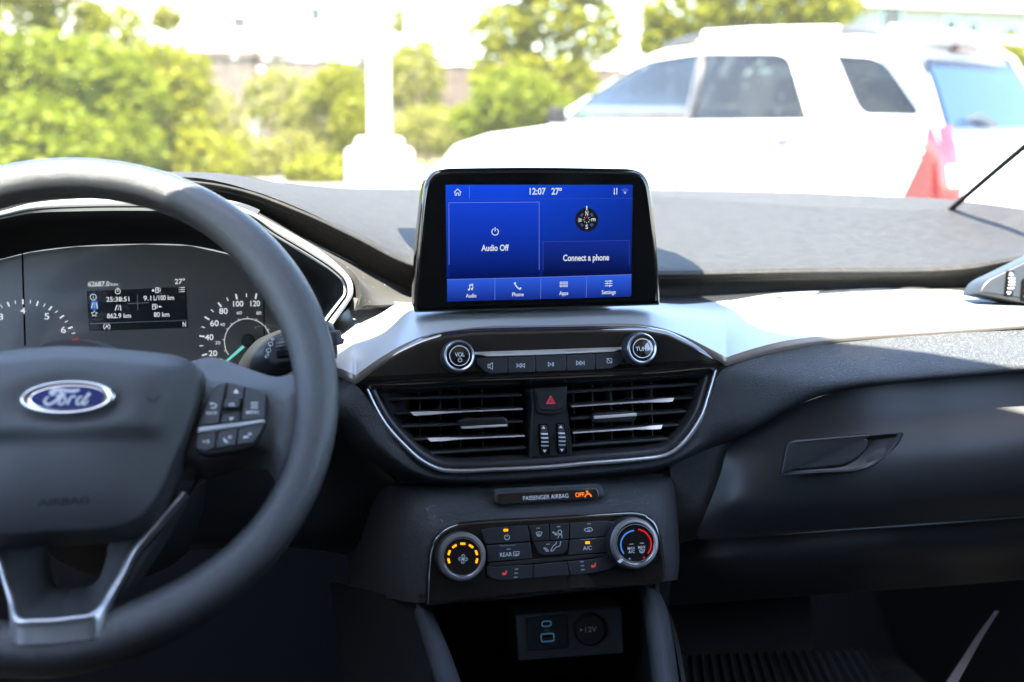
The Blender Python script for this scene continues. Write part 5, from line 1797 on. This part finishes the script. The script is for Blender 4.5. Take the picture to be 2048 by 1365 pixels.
def shrub(px, Y, blobs, n, size, m, seed, label, group='shrubs along the fence', name='shrub'):
    c = at(px, 300, Y)
    return tree(name, (c.x, c.y, 0), .5, blobs, n, size, m, seed, label, 'shrub', .04, group)
# left bank of bushes
shrub(60, 13, [blob(-40, 190, 13, 110, 120), blob(90, 150, 13, 90, 80), blob(60, 290, 12.5, 150, 90)], 5200, .075, lg, 1, 'tall dark green bush at the far left of the windscreen')
shrub(210, 14, [blob(170, 140, 14, 110, 60), blob(230, 200, 14, 100, 70), blob(170, 290, 13.5, 140, 80)], 4800, .075, lg, 2, 'mid green spreading bush beside the tall dark one')
shrub(330, 15, [blob(330, 160, 15, 90, 70), blob(300, 260, 15, 120, 90), blob(380, 330, 14.5, 110, 70)], 4600, .075, lf, 3, 'yellow green bush between the spreading bush and the white stake')
shrub(460, 17, [blob(430, 270, 17, 60, 90), blob(480, 330, 16.5, 90, 60)], 2000, .075, lp, 4, 'pale straggly shrub in front of the bare fence boards')
shrub(600, 17.5, [blob(560, 200, 18, 70, 60), blob(640, 250, 17.5, 80, 70), blob(600, 330, 17, 110, 60)], 3000, .075, lp, 5, 'pale yellow shrub just behind the white stake')
shrub(690, 16, [blob(680, 180, 17, 60, 50), blob(710, 260, 16, 50, 70), blob(640, 350, 15.5, 70, 40)], 2600, .075, lf, 6, 'yellow green shrub touching the lamp post')
shrub(850, 17, [blob(830, 160, 18, 60, 70), blob(870, 260, 17, 90, 50)], 1900, .075, lp, 7, 'pale shrub between the lamp post and the leafy tree')
# trees
c = at(1010, 330, 15)
tree('leafy_tree', (c.x, c.y, 0), at(1010, 200, 15).z, [blob(1010, 60, 15, 70, 50), blob(1090, 30, 15, 80, 60), blob(1180, 60, 15, 70, 60), blob(1020, 150, 15, 80, 60), blob(1110, 160, 15, 90, 60), blob(1000, 230, 14.5, 70, 50), blob(1180, -60, 15, 80, 60), blob(1060, -60, 15, 80, 60)], 5200, .085, lf, 11, 'loose leafy tree with sky showing through, left of the white car', 'tree', .11)
c = at(1060, 330, 14)
shrub(1050, 14, [blob(1030, 200, 14, 90, 60), blob(1110, 230, 14, 70, 40), blob(960, 240, 14, 60, 40)], 3000, .07, lg, 12, 'dark green bush under the leafy tree by the white car bonnet')
c = at(1420, 330, 22)
tree('dense_tree', (c.x, c.y, 0), 2.5, [blob(1370, 20, 22, 100, 60), blob(1500, 10, 22, 100, 70), blob(1640, 10, 22, 90, 60), blob(1330, 80, 22, 60, 50), blob(1450, -80, 22, 130, 60), blob(1600, -80, 22, 110, 60)], 6000, .12, lf, 13, 'dense yellow green tree above the white car roof', 'tree', .16)
c = at(333, 60, 26)
tree('round_tree', (c.x, c.y, 0), at(333, 70, 26).z, [blob(333, 36, 26, 28, 28)], 300, .11, lp, 14, 'small round tree in front of the white building', 'tree', .05)
c = at(90, 60, 24)
tree('tall_tree', (c.x, c.y, 0), 2.4, [blob(20, 30, 24, 80, 60), blob(140, 40, 24, 70, 45), blob(230, 60, 24, 60, 50), blob(60, -50, 24, 120, 60)], 4200, .10, lf, 15, 'tall sunlit tree above the bushes at the far left', 'tree', .12)
c = at(2010, 110, 24)
shrub(2010, 24, [blob(1990, 110, 24, 60, 45), blob(2070, 120, 24, 70, 50), blob(1930, 130, 24, 60, 40), blob(2010, 200, 24, 120, 60)], 3600, .10, lf, 16, 'trimmed yellow green hedge bush behind the white car', name='hedge_bush')
c = at(800, 60, 23)
tree('slim_tree', (c.x, c.y, 0), at(800, 130, 23).z, [blob(797, 45, 23, 16, 26), blob(812, 120, 23, 26, 26), blob(850, 100, 23, 24, 20)], 520, .09, lf, 17, 'slim young tree showing behind the lamp post', 'tree', .04)

# houses
mwall = mat('white_render', (.74, .73, .70), .85, mottle=(.8, (.66, .65, .63), .4, .7))
mroof = mat('grey_shingle', (.22, .21, .20), .9, mottle=(3, (.28, .27, .26), .4, .6))
mblu = mat('pale_blue_trim', (.42, .55, .62), .6)
mgrey = mat('grey_siding', (.30, .29, .30), .8)
def house(name, x0, x1, y, dpt, zw, label, wins, wall, ridge=1.6, base=0.0, trim=None):
    t_ = thing(name, ((x0 + x1) / 2, y + dpt / 2, base), label, 'building')
    b = MB()
    box(b, (x0, y, base), (x1, y + dpt, zw), wall)
    b.build('walls', t_)
    b = MB()
    o = .5
    ym = y + dpt / 2
    vs = [(x0 - o, y - o, zw - .1), (x1 + o, y - o, zw - .1), (x1 + o, y + dpt + o, zw - .1), (x0 - o, y + dpt + o, zw - .1), (x0 - o, ym, zw + ridge), (x1 + o, ym, zw + ridge)]
    b.add(vs, [[0, 1, 5, 4], [2, 3, 4, 5], [0, 4, 3], [1, 2, 5], [0, 3, 2, 1]], mroof)
    b.build('roof', t_)
    for (xa, xb, za, zb_) in wins:
        b = MB()
        f_ = trim or mpost
        for a, c in (((xa - .1, za - .1), (xb + .1, za)), ((xa - .1, zb_), (xb + .1, zb_ + .1)), ((xa - .1, za), (xa, zb_)), ((xb, za), (xb + .1, zb_))):
            box(b, (a[0], y - .06, a[1]), (c[0], y, c[1]), f_)
        fr = b.build('window', t_)
        b = MB()
        box(b, (xa, y - .02, za), (xb, y, zb_), M['glassdark'])
        b.build('pane', fr)
    return t_
def win(px, py, wpx, hpx, Y):
    a = at(px - wpx / 2, py + hpx / 2, Y)
    c = at(px + wpx / 2, py - hpx / 2, Y)
    return (a.x, c.x, a.z, c.z)
HY = 34
xa, xb = at(-120, 50, HY).x, at(935, 50, HY).x
house('white_building', xa, xb, HY, 10, at(500, -240, HY).z, 'long white building with small square windows beyond the fence', [win(479, 46, 30, 26, HY), win(631, 29, 24, 30, HY), win(190, 26, 38, 34, HY), win(300, -60, 30, 40, HY)], mwall)
xa, xb = at(1735, 50, 42).x, at(2500, 50, 42).x
house('blue_house', xa, xb, 42, 9, at(1900, 14, 42).z, 'grey house with pale blue window frames behind the white car', [win(1782, 35, 40, 46, 42), win(1900, 58, 26, 36, 42), win(1945, 62, 22, 34, 42), win(2020, 70, 30, 30, 42)], mgrey, trim=mblu, ridge=2.6)

# ---------------------------------------------------------------- white car parked in front
al = R_(44)
_right = V((math.cos(yaw), -math.sin(yaw), 0))
_fwd = V((math.sin(yaw), math.cos(yaw), 0))
fd = -math.cos(al) * _right + math.sin(al) * _fwd       # to its nose
sd = math.cos(al) * _fwd + math.sin(al) * _right        # to its far side
d_ = ray(1890, 250)
RC = CAM + d_ * (6.2 / d_.dot(_fwd))
O_ = V((RC.x, RC.y, 0))
LEAN = .30
def cpt(px, py, y=0.0):
    """photograph pixel -> (x along the car, z) on its near side; the glass leans in above the waist"""
    d = ray(px, py)
    n = sd
    x = z = 0
    for _ in range(4):
        yy = y + LEAN * max(0, z - 1.05)
        t = ((O_ + sd * yy - CAM).dot(n)) / d.dot(n)
        P = CAM + d * t
        x, z = (P - O_).dot(fd), P.z
    return (x, z)
def cw(x, y, z):
    return O_ + fd * x + sd * y + V((0, 0, z))
CW = 1.82
def side_y(z):
    return LEAN * max(0, z - 1.05)
car = thing('parked_car', (O_ + fd * 2.2 + sd * .9), 'white estate car with roof rails and dusty dark windows, seen from its rear corner', 'car')
mpaint = mat('white_car_paint', (.76, .76, .75), .3, coat=.8)
mplast = mat('dark_car_plastic', (.04, .04, .045), .5)
def carsec(b, prof, m, ins=.0, y0=0, y1=CW):
    """side outline [(x,z)] swept across the car, its edges rounded"""
    p = ccw(prof)
    N = len(p)
    lev = []
    for (d, y) in ((.10, 0.0), (.05, .012), (.018, .045), (0, .10)):
        lev.append((inset(p, d), y))
    lev2 = [(q, CW - y) for q, y in lev[::-1]]
    vs = []
    for q, y in lev + lev2:
        for (x, z) in q:
            k = side_y(z)
            yy = y + k * (1 - 2 * y / CW)
            vs.append(cw(x, yy, z))
    L = len(lev) * 2
    b.add(vs, [[l * N + i, (l + 1) * N + i, (l + 1) * N + (i + 1) % N, l * N + (i + 1) % N] for l in range(L - 1) for i in range(N)], m, True)
    b.add(vs[:N], [list(range(N))], m, True)
    b.add(vs[-N:], [list(range(N))[::-1]], m, True)
prof_px = [(1330, 101), (1480, 84), (1600, 76), (1720, 74), (1795, 84)]
top = [cpt(*q) for q in prof_px]
ap_ = cpt(1112, 236)
hood = [(ap_[0] + .02, ap_[1] + .0), (3.3, .99), (3.75, .93), (4.1, .84)]
nose = [(4.24, .72), (4.27, .50), (4.2, .30)]
# wheel arches cut into the sill line
def arch(xc, r=.31, zc=.31):
    return [(xc + r * math.cos(R_(a)), zc + r * math.sin(R_(a))) for a in range(-5, 186, 19)]
sill = [(4.0, .26)] + arch(3.3) + [(2.9, .26), (1.4, .26)] + arch(.85) + [(.4, .30), (.06, .34)]
rear = [(-.04, .55), (-.05, .78), (.0, 1.0), (.06, 1.12), (.18, 1.36), (.30, 1.55), (.42, 1.62)]
WZ = 1.04                                                # the waist: solid below, glass and pillars above
lowrear = [p for p in rear if p[1] < WZ] + [(.02, WZ)]
prof = [(ap_[0], WZ)] + hood[1:] + nose + sill + lowrear
b = MB()
carsec(b, prof, mpaint)
body = b.build('body', car)
def cplate(b, px, m, rr, off=.012, th=.03, uvp=None, ydir=1):
    p = ccw(uvp or [cpt(*q) for q in rnd(px, rr)])
    n = len(p)
    out = []
    for d, o in ((0, -th), (0, off * .6), (.006, off)):
        q = inset(p, d)
        out.append([cw(x, (side_y(z) - o) if ydir > 0 else CW - side_y(z) + o, z) for x, z in q])
    vs = [v for r in out for v in r]
    b.add(vs, [[l * n + i, l * n + (i + 1) % n, (l + 1) * n + (i + 1) % n, (l + 1) * n + i] for l in range(2) for i in range(n)], m, True)
    b.add(out[-1], [list(range(n))], m)
wins_ = [([(1122, 243), (1200, 175), (1290, 122), (1398, 106), (1372, 243)], [4, 30, 30, 4, 4]), ([(1404, 106), (1555, 106), (1580, 116), (1617, 241), (1380, 243)], [4, 14, 14, 6, 6]), ([(1668, 109), (1748, 114), (1775, 130), (1839, 222), (1832, 233), (1728, 231), (1712, 214)], [8, 16, 16, 8, 8, 12, 14])]
from mathutils.geometry import tessellate_polygon
uprear = [p for p in rear if p[1] > WZ]
oA_ = cpt(1300, 112)
outl = [(.02, WZ - .02), (ap_[0] + .06, WZ - .02), ap_, oA_] + top + uprear[::-1]
holes = [[cpt(*q) for q in rnd(px, r)] for px, r in wins_]
for yd in (1, -1):
    b = MB()
    polys = [[V((x, z, 0)) for x, z in p] for p in [outl] + holes]
    flat = [q for p in polys for q in p]
    tri = tessellate_polygon(polys)
    for off in (0.0, .05):
        vs = [cw(q.x, (side_y(q.y) + off) if yd > 0 else CW - side_y(q.y) - off, q.y) for q in flat]
        b.add(vs, [list(t_) for t_ in tri], mpaint if off == 0 else mplast)
    for p in polys:
        n = len(p)
        vs = [cw(q.x, (side_y(q.y) + o) if yd > 0 else CW - side_y(q.y) - o, q.y) for o in (0, .05) for q in p]
        b.add(vs, [[i, (i + 1) % n, n + (i + 1) % n, n + i] for i in range(n)], mplast)
    b.build('side_panel', body)
b = MB()
rp_ = [ap_, oA_] + top + uprear[::-1]
G, G2 = [], []
for (x, z) in rp_[1:-1]:
    k = side_y(z)
    G.append([cw(x, k + (CW - 2 * k) * f, z + .035 * (1 - (2 * f - 1) ** 4) if z > 1.5 else z) for f in [i / 12 for i in range(13)]])
grid(b, [r_ for r_, q in zip(G, rp_[1:-1]) if q[1] > 1.45], mpaint, 0)
grid(b, [[cw(x + .02, k_ * CW / 8, z) for k_ in range(9)] for x, z in [(.02, WZ)] + uprear], mpaint, 0)
b.build('roof', body)
def tint(name, col, k):
    m = bpy.data.materials.new(name)
    m.use_nodes = True
    t = m.node_tree
    t.nodes.clear()
    ou = t.nodes.new('ShaderNodeOutputMaterial')
    tr = t.nodes.new('ShaderNodeBsdfTransparent')
    tr.inputs[0].default_value = (*col, 1)
    gl = t.nodes.new('ShaderNodeBsdfGlossy')
    gl.inputs['Roughness'].default_value = .02
    df = t.nodes.new('ShaderNodeBsdfDiffuse')
    df.inputs[0].default_value = (.35, .36, .35, 1)
    fr = t.nodes.new('ShaderNodeFresnel')
    fr.inputs[0].default_value = 1.4
    m1, m2 = t.nodes.new('ShaderNodeMixShader'), t.nodes.new('ShaderNodeMixShader')
    tc = t.nodes.new('ShaderNodeTexCoord')
    vo = t.nodes.new('ShaderNodeTexVoronoi')
    vo.inputs['Scale'].default_value = 14
    mr = t.nodes.new('ShaderNodeMapRange')
    mr.inputs['From Min'].default_value, mr.inputs['From Max'].default_value = .10, .05
    mr.inputs['To Min'].default_value, mr.inputs['To Max'].default_value = k, .6
    for a_, c_ in ((fr.outputs[0], m1.inputs[0]), (tr.outputs[0], m1.inputs[1]), (gl.outputs[0], m1.inputs[2]), (tc.outputs['Object'], vo.inputs['Vector']), (vo.outputs['Distance'], mr.inputs['Value']),
                   (mr.outputs[0], m2.inputs[0]), (m1.outputs[0], m2.inputs[1]), (df.outputs[0], m2.inputs[2]), (m2.outputs[0], ou.inputs[0])):
        t.links.new(a_, c_)
    return m
mfront = tint('clear_car_glass', (.62, .72, .68), .02)
mdust = tint('dusty_tinted_car_glass', (.17, .21, .22), .025)
for i, p in enumerate(holes):
    for yd in (1, -1):
        b = MB()
        b.add([cw(x, (side_y(z) + .02) if yd > 0 else CW - side_y(z) - .02, z) for x, z in p], [list(range(len(p)))], mfront if i == 0 else mdust)
        b.build('side_window', body)
mseat = mat('grey_seat_cloth', (.06, .06, .065), .9)
for xs in (1.95, .98):
    for y in (.48, CW - .48):
        SF = Frame.__new__(Frame)
        SF.o, SF.u, SF.v, SF.n = cw(xs, y, .9), sd, (V((0, 0, 1)) - fd * .2).normalized(), fd
        b = MB()
        plate(b, SF, rnd([(-.26, -.4), (.26, -.4), (.22, .28), (-.22, .28)], .1), mseat, depth=.16, r=.05)
        plate(b, SF, rnd([(-.14, .32), (.14, .32), (.12, .52), (-.12, .52)], .06), mseat, depth=.10, r=.04, h=-.02)
        b.build('seat', car)
for yd in (1, -1):
    b = MB()
    cplate(b, [(1374, 243), (1400, 106), (1408, 106), (1384, 243)], mplast, 0, off=.016, ydir=yd)
    b.build('door_pillar', body)
for q in ([(1268, 283), (1300, 282), (1302, 290), (1270, 291)], [(1550, 283), (1578, 282), (1580, 290), (1552, 292)]):
    for yd in (1, -1):
        b = MB()
        cplate(b, q, mplast, 3, off=.03, ydir=yd)
        b.build('door_handle', body)
# mirrors, rails, lamps
for yd in (1, -1):
    b = MB()
    c = cpt(1152, 236)
    X = cw(c[0] + .02, -.13 if yd > 0 else CW + .13, c[1] + .01)
    MR = Frame.__new__(Frame)
    MR.o, MR.u, MR.v, MR.n = X, sd, V((0, 0, 1)), -fd
    plate(b, MR, rnd([(-.08, -.06), (.08, -.065), (.085, .06), (-.07, .07)], .04), M['rubber'], depth=.07, r=.03)
    tube(b, [X + fd * .05, X + fd * .05 + sd * (.17 if yd > 0 else -.17) - V((0, 0, .03))], .025, mplast, 8)
    b.build('door_mirror', car)
for yd in (0, 1):
    b = MB()
    r0, r1 = cpt(1400, 68), cpt(1672, 55)
    zoff = lambda z: z
    yy = .24 if yd == 0 else CW - .24
    pts = [cw(q[0], yy, q[1]) for q in (cpt(1400, 70), cpt(1480, 65), cpt(1580, 62), cpt(1672, 61))]
    tube(b, spline(pts, 4), .028, mpaint, 10)
    e0 = [cw(q[0], yy, q[1]) for q in (cpt(1318, 96), cpt(1345, 84), cpt(1400, 71))]
    e1 = [cw(q[0], yy, q[1]) for q in (cpt(1672, 62), cpt(1735, 66), cpt(1790, 84))]
    tube(b, spline(e0, 4), .024, mplast, 10)
    tube(b, spline(e1, 4), .030, mplast, 10)
    b.build('roof_rail', car)
# tail: rear glass, wiper, lamps, third brake light
def rp(y, z):
    """point of the tail face at height z"""
    x = 0
    for (x0, z0), (x1, z1) in zip(rear, rear[1:]):
        if z0 <= z <= z1:
            x = x0 + (x1 - x0) * (z - z0) / (z1 - z0)
    e = min(y - side_y(z), CW - side_y(z) - y)
    c = .10
    for (y0, c0), (y1, c1) in zip(((0, .10), (.012, .05), (.045, .018), (.10, 0)), ((.012, .05), (.045, .018), (.10, 0), (9, 0))):
        if y0 <= e <= y1:
            c = c0 + (c1 - c0) * (e - y0) / (y1 - y0)
    return cw(x - .02 + c, y, z)
mrear = mat('sky_reflection_glass', (.004, .020, .058), .03, spec=.35)  # blue sky reflection put into the glass colour
b = MB()
G = []
for k in range(9):
    z = 1.10 + .40 * k / 8
    ins = .10 + .22 * max(0, z - 1.05) + .03
    G.append([rp(ins + (CW - 2 * ins) * i / 12, z) for i in range(13)])
grid(b, G, mrear, .01)
b.build('rear_window', car)
b = MB()
tube(b, [rp(.75, 1.12) - fd * .03, rp(.55, 1.17) - fd * .03, rp(.34, 1.15) - fd * .03], [.02, .016, .01], mplast, 8)
b.build('rear_wiper', car)
mred = mat('red_lamp_glass', (.10, .002, .003), .12, spec=.6, coat=1.0)
mamb = mat('clear_lamp_glass', (.75, .62, .5), .15, coat=1.0)
for yd in (1, -1):
    b = MB()
    def lamp_pts(z, f):
        y = .0 + .22 * f
        y = side_y(z) + y
        x = rp(max(.02, y), z)
        return x
    G = []
    for k in range(10):
        z = .62 + .50 * k / 9
        row = []
        for (xs, ys) in ((.24 - .19 * k / 9, -.014), (.11 - .08 * k / 9, -.016), (.015, -.012)):
            row.append(cw(xs + (.0 if z < 1 else .06 * (z - 1) / .12), (side_y(z) + ys) if yd > 0 else CW - side_y(z) - ys, z))
        for y in (.03, .09, .15):
            q = rp(y + side_y(z), z) - fd * .012
            if yd < 0:
                q = rp(CW - y - side_y(z), z) - fd * .012
            row.append(q)
        G.append(row)
    grid(b, G, mred, .0)
    grid(b, [[p - fd * .006 - sd * .006 * yd for p in r[3:6]] for r in G[3:6]], mamb, 0)
    b.build('tail_lamp', car)
b = MB()
q = [rp(CW / 2 - .16, 1.57), rp(CW / 2 + .16, 1.57)]
tube(b, [q[0] - fd * .01 + V((0, 0, .01)), q[1] - fd * .01 + V((0, 0, .01))], .03, mred, 10)
b.build('brake_light', car)
b = MB()
ins = .14
grid(b, [[cw(.44 - .28 * k, .12 + (CW - .24) * i / 8, 1.66 - .03 * k) for i in range(9)] for k in (0, .5, 1)], mpaint, .03)
b.build('roof_spoiler', car)
# windscreen
b = MB()
A_, B_ = ap_, top[0]
grid(b, [[cw(A_[0] - .05 + (B_[0] - A_[0]) * t_ + .03, (.12 + .2 * t_) + (CW - .24 - .4 * t_) * i / 8, A_[1] + .03 + (B_[1] - A_[1]) * t_) for i in range(9)] for t_ in (.06, .5, .95)], mrear, .01)
b.build('windscreen', car)
mtyre = M['rubber']
for xc in (.85, 3.3):
    for yd in (0, 1):
        WFr = Frame.__new__(Frame)
        yy = .06 if yd == 0 else CW - .06
        WFr.o, WFr.u, WFr.v, WFr.n = cw(xc, yy, .34), (-fd if yd == 0 else fd), V((0, 0, 1)), (-sd if yd == 0 else sd)
        b = MB()
        lathe(b, WFr, (0, 0), [(.32, -.22, mtyre), (.34, -.18, mtyre), (.34, -.03, mtyre), (.32, .0, mtyre), (.23, .005, mtyre)], 40)
        wl = b.build('wheel', car)
        b = MB()
        lathe(b, WFr, (0, 0), [(.23, .005, M['satin']), (.21, -.015, M['dark']), (.06, -.02, M['satin']), (.05, .0, M['satin']), (0, .0, M['satin'])], 40)
        for k in range(5):
            a = 2 * math.pi * k / 5
            c, s_ = math.cos(a), math.sin(a)
            vs = [WFr.P(c * r - s_ * w2, s_ * r + c * w2, -.004) for r, w2 in ((.05, -.03), (.21, -.025), (.21, .025), (.05, .03))]
            b.add(vs, [[0, 1, 2, 3]], M['satin'])
        b.build('rim', wl)
